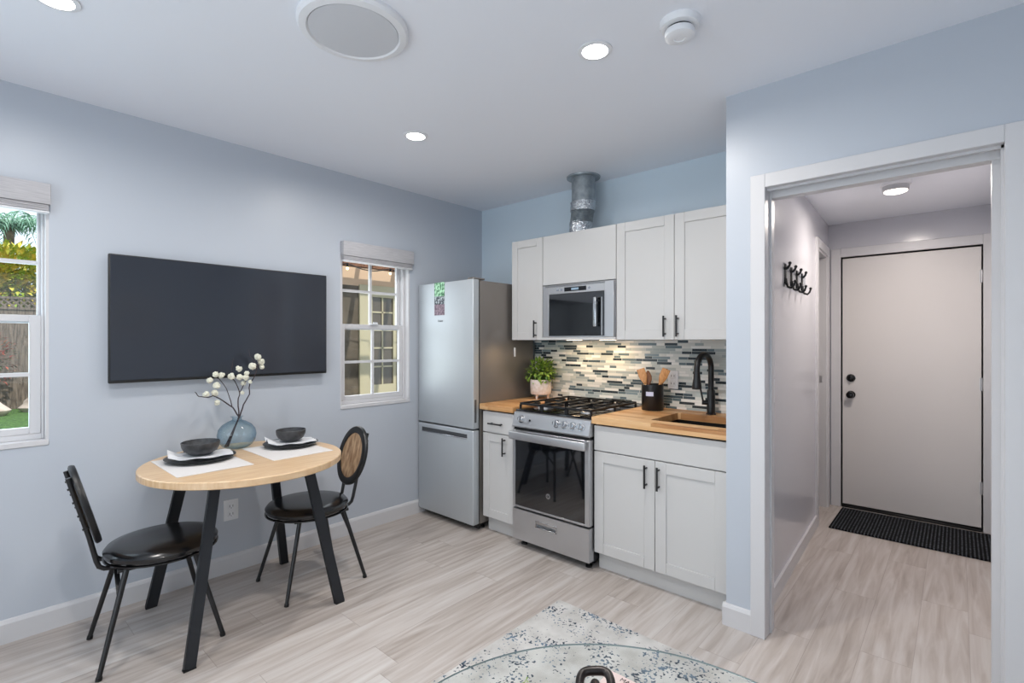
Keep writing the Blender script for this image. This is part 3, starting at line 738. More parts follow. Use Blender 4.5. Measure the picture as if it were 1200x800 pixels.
# burners and grates
M['iron'] = mat('cast_iron', '#0c0d10', 0.45, spec=.5)
for x, y, r in ((1.115, -.50, .042), (1.115, -.21, .034), (1.455, -.50, .036), (1.455, -.21, .042), (1.285, -.355, .038)):
    b_ = MB().lathe((x, y, .905), [(r+.012, 0), (r+.010, .010), (r, .012), (r*.9, .016), (.001, .016)], 24).build('burner', M['steel'], rg)
    MB().lathe((x, y, .921), [(r*.85, 0), (r*.88, .007), (r*.7, .010), (.001, .010)], 24).build('burner_cap', M['iron'], b_)
def grate(x0, x1):
    mb = MB(); z = .948; w = .011; h = .014; y0, y1 = -.635, -.075
    for x in (x0, x1): mb.box(x-w/2, x+w/2, y0, y1, z-h, z, .002)
    for y in (y0, (y0+y1)/2, y1): mb.box(x0, x1, y-w/2, y+w/2, z-h, z, .002)
    xm = (x0+x1)/2
    for y in (y0+.135, y1-.135):
        mb.box(x0, xm-.028, y-.004, y+.004, z-h+.002, z, .001); mb.box(xm+.028, x1, y-.004, y+.004, z-h+.002, z, .001)
        mb.box(xm-.004, xm+.004, y-.135, y-.028, z-h+.002, z, .001); mb.box(xm-.004, xm+.004, y+.028, y+.135, z-h+.002, z, .001)
    for x in (x0, x1):
        for y in (y0+.004, (y0+y1)/2, y1-.004): mb.box(x-.006, x+.006, y-.006, y+.006, .904, z-h)
    mb.build('grate', M['iron'], rg)
grate(rx0+.022, 1.180); grate(1.192, 1.378); grate(1.390, rx1-.022)

# ------------------------------------------------------------------ fridge
fr = thing('refrigerator', 'tall two door stainless refrigerator in the corner of the kitchen', 'refrigerator', (.325, -.37, 0))
fx0, fx1 = .014, .640
MB().box(fx0+.002, fx1-.002, -.652, -.045, .045, 1.798, .004, seg=2).build('fridge_body', M['fridge_side'], fr)
MB().box(fx0+.008, fx1-.008, -.662, -.650, .06, 1.79).build('door_gasket', M['plastic_k'], fr)
mb = MB(); mb.box(fx0, fx1-.028, -.722, -.662, .733, 1.803, .007, seg=3); mb.box(fx1-.03, fx1, -.722, -.662, .95, 1.803, .006, seg=2); mb.box(fx1-.03, fx1, -.722, -.662, .733, .765, .004); mb.box(fx1-.03, fx1-.012, -.705, -.662, .765, .95)
mb.mi = 0
ud = MB().box(fx0, fx1, -.722, -.662, .733, 1.803, .006, seg=3).build('upper_door', M['steel_fridge'], fr)
MB().box(fx1-.010, fx1+.0012, -.712, -.686, .775, .945, .004).build('side_grip', mat('grip_grey', '#6a6a6c', .4, .8), ud)
ld = MB().box(fx0, fx1, -.722, -.662, .048, .722, .006, seg=3).build('lower_door', M['steel_fridge'], fr)
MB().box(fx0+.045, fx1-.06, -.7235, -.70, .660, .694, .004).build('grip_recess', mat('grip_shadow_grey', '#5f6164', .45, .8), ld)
MB().box(fx0+.045, fx1-.06, -.7255, -.70, .655, .663, .002).build('grip_lip', M['chrome'], ld)
MB().box(fx0+.008, fx1-.008, -.66, -.640, .012, .045).build('base_grille', M['plastic_k'], fr)
for x, y in ((fx0+.04, -.60), (fx1-.04, -.60), (fx0+.04, -.1), (fx1-.04, -.1)):
    MB().lathe((x, y, 0), [(.022, 0), (.022, .014), (.012, .016), (.012, .046)], 16).build('foot', M['plastic_k'], fr)
MB().box(fx1-.07, fx1-.002, -.715, -.60, 1.803, 1.816, .004).build('top_hinge', M['fridge_side'], fr)
text('Haier', .026, (.285, -.7228, 1.513), (R(90), 0, 0), mat('logo_grey', '#7c8085', .4), ud)
# energy label taped on the upper door
st = thing('paper_label', 'narrow green and plum picture label stuck to the top of the fridge door', 'label', (.272, -.7225, 1.68))
M['lab_g'] = noisy(mat('label_leaf_green', '#3f9a5a', .5), '#1f6b3a', '#b8e6c2', 45, lo=.42, hi=.6)
M['lab_k'] = noisy(mat('label_slate', '#4b5560', .5), '#2d343c', '#b9c3c8', 60, lo=.45, hi=.62)
M['lab_p'] = noisy(mat('label_plum', '#75606e', .5), '#5c4a58', '#9b8491', 60)
MB().box(.215, .330, -.7242, -.7222, 1.700, 1.804).build('green_panel', M['lab_g'], st)
MB().box(.215, .330, -.7242, -.7222, 1.638, 1.700).build('slate_panel', M['lab_k'], st)
MB().box(.215, .330, -.7242, -.7222, 1.556, 1.638).build('plum_panel', M['lab_p'], st)
tag(MB().box(.6385, .644, -.285, -.268, 1.24, 1.31, .002).build('adhesive_clip', M['plastic_w']), 'tiny white adhesive clip on the grey side of the fridge', 'clip')

# ------------------------------------------------------------------ wall cabinets
YU = -.340
def wall_cab(label, x0, x1, z0, z1, fronts):
    t = thing('wall_cabinet', label, 'cabinet', ((x0+x1)/2, -.16, z0))
    mb = MB(); mb.box(x0, x1, YU+.019, -.002, z0, z0+.016); mb.box(x0, x1, YU+.019, -.002, z1-.016, z1); mb.box(x0, x0+.016, YU+.019, -.002, z0+.016, z1-.016); mb.box(x1-.016, x1, YU+.019, -.002, z0+.016, z1-.016); mb.box(x0+.016, x1-.016, -.012, -.009, z0+.016, z1-.016)
    mb.build('cabinet_box', M['cab'], t, smooth=False); fronts(t); return t
ZU0, ZU1 = 1.368, 2.112
def u1(t):
    d = shaker(.667, .963, ZU0, ZU1, YU, rail=.055).build('door', M['cab'], t); pull(.905, 1.448, YU).build('handle', M['black'], d)
wall_cab('narrow white wall cabinet left of the microwave, above the potted plant', .666, .964, ZU0, ZU1, u1)
def u2(t): slab(.967, 1.563, 1.760, ZU1, YU).build('flat_front_panel', M['cab'], t)
wall_cab('white flat-fronted wall cabinet over the microwave, below the duct', .966, 1.564, 1.760, ZU1, u2)
def u3(t):
    d = shaker(1.567, 1.951, ZU0, ZU1, YU, rail=.06).build('door', M['cab'], t); pull(1.898, 1.448, YU).build('handle', M['black'], d)
    d = shaker(1.954, 2.352, ZU0, ZU1, YU, rail=.06).build('door', M['cab'], t); pull(1.977, 1.448, YU).build('handle', M['black'], d)
wall_cab('wide white two-door wall cabinet above the sink', 1.566, 2.354, ZU0, ZU1, u3)

# microwave hood
mw = thing('microwave', 'stainless over-the-range microwave between the white wall cabinets', 'microwave', (1.265, -.18, 1.385))
mx0, mx1 = .972, 1.560
MB().box(mx0, mx1, -.335, -.004, 1.388, 1.756).build('microwave_body', M['steel'], mw)
MB().box(.966, 1.564, -.350, -.004, 1.368, 1.387, .002).build('hood_shelf', M['cab'], mw)
mb = MB(); wz0, wz1, wx0, wx1 = 1.395, 1.690, 1.030, 1.485
mb.box(mx0+.004, wx0, -.352, -.335, 1.388, 1.752, .002); mb.box(wx1, mx1-.004, -.352, -.335, 1.388, 1.752, .002); mb.box(wx0, wx1, -.352, -.335, wz1, 1.752, .002); mb.box(wx0, wx1, -.352, -.335, 1.388, wz0)
dd = mb.build('front_frame', M['steel'], mw)
MB().box(wx0-.001, wx1+.001, -.350, -.336, wz0-.001, wz1+.001).build('door_glass', M['oven_glass'], mw)
mb = MB(); mb.box(1.418, 1.440, -.385, -.372, 1.455, 1.650, .004, seg=2); mb.box(1.422, 1.436, -.374, -.350, 1.470, 1.484); mb.box(1.422, 1.436, -.374, -.350, 1.62, 1.634)
mb.build('door_handle', M['chrome'], mw)
MB().box(1.462, 1.468, -.352, -.349, 1.40, 1.65).build('door_edge', M['steel'], mw)
dp = MB().box(1.165, 1.345, -.3535, -.350, 1.703, 1.732, .001).build('display', M['blackgloss'], mw)
MB().box(1.225, 1.285, -.3542, -.3533, 1.710, 1.725).build('digits', mat('display_blue', '#8fa6b8', .4), dp)
for x in (1.110, 1.140, 1.370):
    MB().tube([(x, -.352, 1.717), (x, -.355, 1.717)], .009, 16).build('button', M['chrome'], mw)
mb = MB()
for k in range(3): mb.box(1.0, 1.49, -.3532, -.3518, 1.740+.004*k, 1.7415+.004*k)
mb.build('vent_slots', M['plastic_k'], mw)
for x in (1.12, 1.40):
    MB().box(x-.045, x+.045, -.20, -.13, 1.3655, 1.3685).build('hood_lamp', M['lamp_warm'], mw)
    light('hood_light', 'AREA', (x, -.165, 1.362), (0, 0, 0), 1.1, (1.0, 0.70, 0.42), .09, .07)

# exhaust duct
dc = thing('exhaust_duct', 'galvanised round exhaust duct rising from the cabinet top to the ceiling', 'duct', (1.19, -.17, 2.112))
cx, cy = 1.205, -.175
MB().lathe((cx, cy, H), [(.083, -.19), (.083, -.012), (.118, -.010), (.120, -.002), (.120, 0)], 40, cap=True).build('upper_pipe', M['galv'], dc)
def wrinkle(z0, z1, r, dx0, dx1, n, amp, seg=48):
    rings = []
    for i in range(n+1):
        f = i/n; z = z0+(z1-z0)*f; ox = dx0+(dx1-dx0)*f
        rings.append([(cx+ox+(r+amp*random.uniform(-1, 1))*cos(2*pi*k/seg), cy+(r+amp*random.uniform(-1, 1))*sin(2*pi*k/seg), z) for k in range(seg)])
    return MB().loft(rings)
wrinkle(2.285, 2.350, .0895, -.006, 0, 7, .004).build('foil_tape', M['foil'], dc)
rings = []
for i in range(25):
    f = i/24; z = 2.20+.10*f; r = .078+.004*(i % 2); rings.append([(cx-.020+.016*f+r*cos(2*pi*k/40), cy+r*sin(2*pi*k/40), z+.006*cos(2*pi*k/40)) for k in range(40)])
MB().loft(rings).build('flexible_sleeve', M['galv'], dc)
wrinkle(2.113, 2.212, .080, -.026, -.022, 9, .003).build('foil_collar', M['foil'], dc)

# ------------------------------------------------------------------ things on the counter
cr = thing('utensil_crock', 'black utensil crock with a small pale label on the counter', 'crock', (1.725, -.15, .914))
ux, uy = 1.725, -.155
MB().lathe((ux, uy, .914), [(.001, 0), (.066, 0), (.069, .004), (.069, .165), (.066, .168), (.063, .165), (.063, .010), (.001, .010)], 40).build('crock_body', M['black'], cr)
def arc_panel(c, r, a0, a1, z0, z1, t=.0012, n=10):
    mb = MB(); rings = []
    for k in range(n+1):
        a = a0+(a1-a0)*k/n
        rings.append([(c[0]+q*cos(a), c[1]+q*sin(a), z) for q, z in ((r, z0), (r+t, z0), (r+t, z1), (r, z1))])
    return mb.loft(rings)
vd = math.atan2(-3.178-uy, 3.20-ux)
arc_panel((ux, uy), .0688, vd-.62, vd+.08, .914+.095, .914+.122).build('name_label', mat('label_pale', '#c9cbe0', .4), cr)
def spoon(base, tip, w, kind, label, m):
    b0 = Vector(base); t0 = Vector(tip); d = (t0-b0).normalized(); L = (t0-b0).length
    t = thing('wooden_utensil', label, 'utensil', tuple(b0))
    MB().cyl(b0, b0+d*(L*.66), .006, .007, 12).build('handle', m, t)
    view = (Vector((3.2, -3.18, 1.36))-b0).normalized(); side = d.cross(view).normalized(); n = side.cross(d).normalized()
    rings = []
    for i in range(9):
        f = i/8
        if kind == 'spatula': ww = w*(.35+.65*min(1, f*2.2)); th = .0035
        else: ww = w*(.25+sin(pi*min(f*.95+.05, 1))*.75); th = .005
        c = b0+d*(L*(.62+.38*f))
        rings.append([c+side*ww*.5*cos(2*pi*k/14)+n*th*sin(2*pi*k/14) for k in range(14)])
    MB().loft(rings).build('blade', m, t)
z0 = .928
spoon((ux+.012, uy-.01, z0), (ux-.075, uy-.02, 1.178), .052, 'spatula', 'light wooden spatula leaning left in the black crock', M['wood_spoon'])
spoon((ux-.02, uy+.01, z0), (ux-.045, uy+.025, 1.165), .044, 'spoon', 'brown wooden spoon upright at the left of the black crock', M['wood_spoon2'])
spoon((ux-.02, uy, z0), (ux+.099, uy-.008, 1.182), .052, 'spatula', 'pale wooden turner leaning right in the black crock', M['wood_spoon'])
spoon((ux-.008, uy+.02, z0), (ux+.086, uy+.030, 1.182), .034, 'spoon', 'dark wooden spoon leaning far right behind the pale turner', M['wood_spoon2'])

pp = thing('potted_plant', 'small leafy green plant in a white footed pot at the back of the stove', 'plant', (.79, -.135, .914))
px, py = .785, -.135
MB().lathe((px, py, .950), [(.001, 0), (.075, 0), (.080, .006), (.084, .110), (.082, .114), (.077, .112), (.075, .090), (.001, .090)], 40).build('pot', M['pot'], pp)
for k in range(3):
    a = 2*pi*k/3+.6
    MB().lathe((px+.055*cos(a), py+.055*sin(a), .914), [(.007, 0), (.012, .037)], 12).build('pot_foot', M['pot'], pp)
MB().lathe((px, py, 1.036), [(.074, 0), (.060, .010), (.001, .014)], 24).build('soil', M['soil'], pp)
def leaf(mb, c, d, L, w, droop=.2):
    d = Vector(d).normalized(); up = Vector((0, 0, 1)); s = d.cross(up)
    if s.length < .05: s = Vector((1, 0, 0))
    s.normalize(); n = s.cross(d)
    c = Vector(c); a = c; b = c+d*L*.45+s*w*.5+n*L*.06; e = c+d*L-n*L*droop; f = c+d*L*.45-s*w*.5+n*L*.06; m_ = c+d*L*.5
    V = [mb.bm.verts.new(p) for p in (a, b, e, f, m_)]
    mb.bm.faces.new((V[0], V[1], V[4])); mb.bm.faces.new((V[1], V[2], V[4])); mb.bm.faces.new((V[2], V[3], V[4])); mb.bm.faces.new((V[3], V[0], V[4]))
def canopy(c, r, n, L, w, sq=(1, 1, 1), zmin=-9, xmin=-99):
    mb = MB()
    for i in range(n):
        v = Vector((random.gauss(0, 1), random.gauss(0, 1), random.gauss(0, 1))).normalized()*(random.random()**.4)
        p = Vector(c)+Vector((v.x*r*sq[0], v.y*r*sq[1], v.z*r*sq[2]))
        if p.z < zmin or p.x < xmin: continue
        d = v+Vector((random.uniform(-.6, .6), random.uniform(-.6, .6), random.uniform(-.3, .7)))
        leaf(mb, p, d, L*random.uniform(.7, 1.3), w*random.uniform(.7, 1.3))
    return mb
canopy((px, py, 1.125), .115, 560, .040, .022, (1.1, .80, .78), 1.055, .695).build('foliage', M['leaf'], pp, smooth=False)
mb = MB()
for k in range(9):
    a = k*.7; mb.tube([(px+.02*cos(a), py+.02*sin(a), 1.04), (px+.05*cos(a), py+.05*sin(a), 1.09), (px+.08*cos(a), py+.07*sin(a), 1.14)], .0022, 6)
mb.build('stems', mat('green_stem', '#5d7a38', .6), pp)

# ------------------------------------------------------------------ coat hooks
hk = thing('coat_hook_rail', 'row of four black double coat hooks on the hall wall', 'coat hooks', (xl(.25), .25, 1.72))
mb = MB(); skew(mb, -.09, .60, 1.665, 1.80, 0, .004); 
for i, y in enumerate((-.03, .14, .31, .48)):
    x = xl(y)
    mb2 = MB(); skew(mb2, y-.016, y+.016, 1.685, 1.795, 0, .007)
    mb2.tube([(x+.005, y, 1.77), (x+.014, y, 1.774), (x+.022, y, 1.784), (x+.026, y, 1.796)], [.007, .007, .0065, .006], 12); mb2.ball((x+.026, y, 1.800), .0095)
    mb2.tube([(x+.005, y, 1.715), (x+.008, y, 1.690), (x+.018, y, 1.666), (x+.034, y, 1.660), (x+.046, y, 1.672), (x+.052, y, 1.692)], [.0075, .0075, .007, .0065, .006, .0055], 12); mb2.ball((x+.052, y, 1.696), .0085)
    mb2.build('hook', M['black'], hk)
mb.build('clear_backplate', glass_mat('clear_acrylic', (.93, .95, .97, 1), 1.0), hk)

# ------------------------------------------------------------------ dining table
TX, TY, TZ = .475, -2.170, .760
tb = thing('dining_table', 'round light oak dining table with splayed dark metal legs by the left wall', 'dining table', (TX, TY, 0))
MB().lathe((TX, TY, 0), [(.001, TZ-.035), (.452, TZ-.035), (.458, TZ-.031), (.458, TZ-.004), (.454, TZ), (.001, TZ)], 96).build('tabletop', M['tabletop'], tb)
M['leg_metal'] = mat('charcoal_leg_metal', '#2e3034', 0.42, 0.5)
feet = ((.128, -2.504, -1, -1), (.830, -2.527, 1, -1), (.122, -1.826, -1, 1), (.801, -1.838, 1, 1))
for fx_, fy_, sx_, sy_ in feet:
    top = Vector((TX+sx_*.215, TY+sy_*.215, TZ-.038)); bot = Vector((fx_, fy_, .004))
    mb = MB(); mb.bar(bot, top, .045, .022, .002, up=(1, 0, 0)); mb.box(top.x-.05, top.x+.05, top.y-.04, top.y+.04, TZ-.040, TZ-.0352)
    l = mb.build('leg', M['leg_metal'], tb)
    MB().bar(Vector((fx_, fy_, 0)), Vector((fx_, fy_, .006)), .024, .047).build('foot_pad', M['plastic_k'], l)

# ------------------------------------------------------------------ chairs
def make_chair(label):
    """facing +Y, seat centre above the origin"""
    t = thing('dining_chair', label, 'chair', (0, 0, 0), group='black round-seat chairs at the dining table')
    zs = .455
    MB().lathe((0, .025, 0), [(.001, zs-.048), (.155, zs-.050), (.202, zs-.046), (.216, zs-.034), (.219, zs-.018), (.208, zs-.004), (.168, zs+.007), (.08, zs+.012), (.001, zs+.013)], 56).build('seat', M['leather'], t)
    MB().lathe((0, .025, 0), [(.210, zs-.052), (.220, zs-.050), (.220, zs-.044), (.210, zs-.042)], 56, cap=False).build('seat_piping', M['blackgloss'], t)
    # under-seat frame
    mb = MB(); zf = zs-.062
    for sx in (-1, 1): mb.cyl((sx*.125, -.155, zf), (sx*.125, .15, zf), .009, seg=12)
    for y in (-.10, .10): mb.box(-.125, .125, y-.011, y+.011, zf-.004, zf+.010, .001)
    mb.build('seat_frame', M['black'], t)
    for sx, sy in ((-1, -1), (1, -1), (-1, 1), (1, 1)):
        mb = MB(); mb.tube([(sx*.128, sy*.125, zf), (sx*.197, sy*.222, .008)], [.0115, .0095], 14)
        l = mb.build('leg', M['black'], t)
        MB().cyl((sx*.197, sy*.222, 0), (sx*.196, sy*.220, .014), .0115, seg=14).build('foot_cap', M['plastic_k'], l)
    mb = MB(); 
    for sx in (-1, 1): mb.bar((sx*.146, -.150, zf-.105), (sx*.03, -.150, zf-.002), .018, .005)
    mb.build('rear_brace', M['black'], t)
    # back supports: two tubes bending up from under the seat
    B = Vector((0, -.252, .668)); tilt = R(15); upv = Vector((0, -sin(tilt), cos(tilt))); nv = Vector((0, cos(tilt), sin(tilt)))
    mb = MB()
    for sx in (-1, 1):
        pts = [Vector((sx*.062, -.08, zf)), Vector((sx*.062, -.165, zf)), Vector((sx*.063, -.192, zf+.004)), Vector((sx*.065, -.210, zf+.018)), Vector((sx*.066, -.219, zf+.045))]
        e = B+upv*(-.13)+Vector((sx*.070, 0, 0))-nv*.022
        e2 = B+upv*(.145)+Vector((sx*.078, 0, 0))-nv*.019
        pts += [e, e2]
        mb.tube(pts, .0095, 12)
    mb.build('back_support', M['black'], t)
    # oval backrest: padded ring with a cane panel
    a, b = .148, .171; n = 56
    def oval(s, k, off): return B+Vector((s*a*cos(2*pi*k/n), 0, 0))+upv*(s*b*sin(2*pi*k/n))+nv*off
    rings = []
    for s, off in ((.78, .012), (.90, .015), (1.0, .013), (1.03, .004), (1.03, -.006), (.98, -.011), (.80, -.010)):
        rings.append([oval(s, k, off) for k in range(n)])
    mb = MB(); mb.loft(rings+[rings[0]], cap=False); bmesh.ops.remove_doubles(mb.bm, verts=mb.bm.verts, dist=1e-6)
    rg_ = mb.build('backrest', M['black'], t)
    mb = MB(); mb.loft([[oval(.80, k, o) for k in range(n)] for o in (-.006, .006)])
    o = mb.build('cane_panel', M['cane'], rg_); o['label'] = 'woven tan cane panel'
    mb = MB()
    for sx in (-1, 1):
        for q in (-.08, -.02, .04, .10): mb.cyl(B+upv*q+Vector((sx*.078, 0, 0))-nv*.005, B+upv*q+Vector((sx*.078, 0, 0))-nv*.034, .0045, seg=8)
    mb.build('bolt_heads', M['black'], rg_)
    return t
ch = make_chair('black chair at the left end of the table, seen side-on with its oval back edge-on')
ch.location = (.458, -2.555, 0); ch.rotation_euler = (0, 0, R(-4))
c2 = copy_tree(ch); c2.location = (.450, -1.812, 0); c2.rotation_euler = (0, 0, R(180-2))
c2['label'] = 'black chair at the far right end of the table, its tan cane oval back showing'

# ------------------------------------------------------------------ table setting
def placemat(x0, x1, y0, y1, label):
    tag(MB().box(x0, x1, y0, y1, TZ+.0005, TZ+.0025).build('placemat', M['placemat']), label, 'placemat', 'woven white placemats')
placemat(.215, .655, -2.525, -2.205, 'white woven placemat under the left place setting, near the left chair')
placemat(.240, .652, -2.110, -1.790, 'white woven placemat under the right place setting, near the right chair')
def setting(x, y, s, rot, where):
    z = TZ+.003
    p = MB().lathe((x, y, z), [(.001, 0), (.085*s, 0), (.100*s, .003), (.150*s, .013), (.157*s, .018), (.153*s, .0195), (.140*s, .016), (.095*s, .007), (.001, .006)], 64)
    tag(p.build('plate', M['plate']), 'black rimmed dinner plate ' + where, 'plate', 'black dinner plates')
    # folded napkin lying over the plate
    z1 = z+.0205; nx, ny = 12, 10; mb = MB()
    hw, hl = .088*s, .138*s
    V = {}
    for lay, dz in ((0, 0), (1, .0035)):
        for i in range(nx+1):
            for j in range(ny+1):
                u = -1+2*i/nx; v = -1+2*j/ny
                lx = v*hw*(1-.30*u*u+.05*sin(u*9)); ly = u*hl
                zz = z1+dz*(1 if lay else 0)+.0024*sin(u*7+v*3)*min(1, abs(u)*2)+.0016*sin(v*9+u*4) + (.022*max(0, abs(u)-.6)/.4*(1+.4*sin(v*5)) if u < 0 else 0)
                px_ = x+lx*cos(rot)-ly*sin(rot); py_ = y+lx*sin(rot)+ly*cos(rot)
                V[lay, i, j] = mb.bm.verts.new((px_, py_, zz))
    for lay in (0, 1):
        for i in range(nx):
            for j in range(ny): mb.bm.faces.new((V[lay, i, j], V[lay, i+1, j], V[lay, i+1, j+1], V[lay, i, j+1]))
    for i in range(nx):
        for j in (0, ny): mb.bm.faces.new((V[0, i, j], V[0, i+1, j], V[1, i+1, j], V[1, i, j]))
    for j in range(ny):
        for i in (0, nx): mb.bm.faces.new((V[0, i, j], V[0, i, j+1], V[1, i, j+1], V[1, i, j]))
    tag(mb.build('napkin', M['napkin']), 'white folded napkin ' + where.replace('on the', 'on the plate of the', 1), 'napkin', 'white folded napkins')
    zb = z1+.0065
    b = MB().lathe((x, y, zb), [(.001, 0), (.044*s, 0), (.050*s, .004), (.073*s, .020), (.083*s, .040), (.086*s, .062), (.083*s, .064), (.079*s, .042), (.067*s, .022), (.040*s, .008), (.001, .007)], 56)
    tag(b.build('bowl', M['ceramic_dark']), 'charcoal stoneware bowl ' + where.replace('on the', 'stacked on the', 1), 'bowl', 'charcoal bowls')
setting(.352, -2.345, 1.0, R(-12), 'on the left placemat')
setting(.352, -1.888, .93, R(-12), 'on the right placemat')

# glass vase and branches
VX, VY = .180, -2.115
tag(MB().lathe((VX, VY, TZ+.001), [(.001, 0), (.050, 0), (.078, .018), (.094, .045), (.099, .075), (.093, .105), (.074, .130), (.045, .148), (.026, .156), (.022, .164), (.026, .172), (.034, .176)], 56, cap=False).build('glass_vase', M['vaseglass']), 'squat round blue glass vase on the table between the two placemats', 'vase')
def dep(y, z): return .022*sin(19*(y+2.1)+6*(z-1.1))
def branch(label, paths, blossoms, x=.17):
    """paths: lists of (y, z) stations; first runs from the vase bottom up"""
    t = thing('blossom_branch', label, 'branch', (VX, VY, TZ+.02), group='blossom branches in the blue vase')
    mb = MB()
    for pi_, (pth, r0, r1) in enumerate(paths):
        pts = []
        for i, q in enumerate(pth):
            xx = q[2] if len(q) > 2 else x+dep(q[0], q[1])
            pts.append(Vector((xx, q[0], q[1])))
        # smooth subdivision with small kinks
        P = []
        for i in range(len(pts)-1):
            for k in range(3):
                f = k/3; P.append(pts[i].lerp(pts[i+1], f)+Vector((random.uniform(-.0015, .0015),)*3))
        P.append(pts[-1]); n = len(P)
        mb.tube(P, [r0+(r1-r0)*i/(n-1) for i in range(n)], 8)
    mb.build('twig', M['bark'], t)
    for (y, z, r) in blossoms:
        r *= 1.14
        b = MB(); c = Vector((x+dep(y, z)+random.uniform(-.010, .010), y, z))
        b.ball(c, r*.72, 10)
        for k in range(26):
            v = Vector((random.gauss(0, 1), random.gauss(0, 1), random.gauss(0, 1))).normalized()
            b.ball(c+v*r*.62, r*.40, 6, (1, 1, 1))
        b.build('blossom', M['blossom'], t)
    return t
NK = (VY+.012, TZ+.172, VX)
st0 = (VY-.050, TZ+.012, VX-.01)
branch('long dark blossom branch reaching far left from the blue vase',
       [([st0, NK]+[(-2.127, 0.985), (-2.18, 1.032), (-2.231, 1.06), (-2.26, 1.053), (-2.305, 1.066), (-2.325, 1.09)], .0045, .0018), ([(-2.127, 0.985), (-2.158, 1.092), (-2.197, 1.151), (-2.222, 1.167)], .0026, .0015)],
       [(-2.268, 1.072, .016), (-2.206, 1.02, .014), (-2.218, 1.073, .017), (-2.21, 1.115, .017), (-2.243, 1.145, .015), (-2.214, 1.176, .015), (-2.184, 1.169, .016)])
branch('middle dark blossom branch rising straight from the blue vase',
       [([(st0[0]+.004, st0[1], st0[2]+.006), (NK[0]-.004, NK[1], NK[2]+.006)]+[(-2.101, 1.021), (-2.096, 1.068), (-2.114, 1.118), (-2.141, 1.163), (-2.136, 1.224), (-2.132, 1.263)], .0042, .0012), ([(-2.096, 1.068), (-2.069, 1.134), (-2.046, 1.172)], .0024, .0014)],
       [(-2.136, 1.162, .018), (-2.101, 1.156, .016), (-2.105, 1.204, .016), (-2.074, 1.154, .017), (-2.078, 1.12, .013), (-2.083, 1.067, .010)])
branch('tall dark blossom branch rising highest on the right of the blue vase',
       [([(st0[0]-.004, st0[1], st0[2]-.006), (NK[0]+.005, NK[1], NK[2]-.006)]+[(-2.074, 0.999), (-2.051, 1.055), (-2.051, 1.114), (-2.023, 1.161), (-2.009, 1.2), (-2.027, 1.25), (-2.051, 1.275), (-2.055, 1.309)], .0045, .0010), ([(-2.009, 1.2), (-1.994, 1.239), (-1.99, 1.269)], .002, .0012)],
       [(-2.037, 1.216, .019), (-2.004, 1.269, .017), (-1.98, 1.239, .018), (-1.975, 1.209, .013), (-2.051, 1.128, .010), (-2.069, 1.178, .013)])

# ------------------------------------------------------------------ rug, doormat
tag(MB().box(1.647, 4.05, -3.35, -1.066, .0005, .010, .003).build('area_rug', M['rug'], loc=(2.8, -2.2, 0)), 'pale cream area rug with slate blue speckles in the foreground', 'rug')
tag(MB().box(2.500, 3.375, 1.070, 1.640, .0005, .012, .003).build('doormat', M['doormat'], loc=(2.9, 1.35, 0)), 'ribbed charcoal doormat in front of the hall entry door', 'doormat')

# ------------------------------------------------------------------ glass coffee table and what lies on it
GX, GY, GZ, GR = 2.766, -2.337, .420, .634; GT = .005
gt = thing('coffee_table', 'round clear glass coffee table over the speckled rug', 'coffee table', (GX, GY, .010))
mb = MB(); mb.lathe((GX, GY, 0), [(.001, GZ-GT), (GR-.001, GZ-GT)], 120, cap=False); mb.lathe((GX, GY, 0), [(GR-.001, GZ), (.001, GZ)], 120, cap=False)
gl = mb.build('glass_top', M['tableglass'], gt)
MB().lathe((GX, GY, 0), [(GR-.0012, GZ-GT), (GR, GZ-GT*.75), (GR, GZ-GT*.25), (GR-.0012, GZ)], 120, cap=False).build('glass_edge', M['tableglass_edge'], gl)
mb = MB().lathe((GX, GY, 0), [(.001, .0105), (.22, .0105), (.22, .022), (.205, .026), (.030, .034), (.026, .05), (.026, .38), (.07, .405), (.12, .4145), (.001, .4145)], 48)
mb.build('pedestal', M['black'], gt)

# chain link ornament
lk = thing('chain_ornament', 'dark carved chain link ornament on the glass coffee table', 'ornament', (2.46, -2.00, GZ))
def link(c, ax, ay, sx, sy, r, name='link', n=44, up=None):
    c = Vector(c); ax = Vector(ax).normalized(); ay = Vector(ay).normalized(); P = []
    for k in range(n):
        a = 2*pi*k/n; e = .55
        ca, sa = cos(a), sin(a)
        P.append(c+ax*sx*math.copysign(abs(ca)**e, ca)+ay*sy*math.copysign(abs(sa)**e, sa))
    return MB().tube(P, r, 12, closed=True)
M['link'] = mat('dark_bronze_link', '#221b1a', .3, .3)
r_ = .0115
link((2.508, -2.078, GZ+.039), (.77, .62, .06), (-.52, .74, .36), .041, .054, r_).build('chain_link', M['link'], lk)
link((2.528, -2.120, GZ+.042), (.25, .1, .96), (.55, -.83, .0), .024, .052, r_).build('chain_link', M['link'], lk)
link((2.60, -2.215, GZ+.0185), (.80, .60, 0), (.62, -.78, .0), .040, .056, r_).build('chain_link', M['link'], lk)

# slim book with printed cover beside the ornament
bk = thing('slim_book', 'slim pale pink book on the glass table beside the dark chain ornament', 'book', (2.50, -2.04, GZ))
ca, sa = cos(R(3)), sin(R(3))
mb = MB(); rot = Matrix.Rotation(R(3), 3, 'Z'); mb.box(2.468, 2.688, -2.215, -1.935, GZ+.0005, GZ+.006, .001)
mb.build('cover', mat('pale_pink_cover', '#dcc8c4', .5), bk)
text('MAN', .020, (2.530, -1.952, GZ+.0064), (0, 0, 0), mat('cover_ink', '#3a2c2c', .5), bk, ext=.0003)
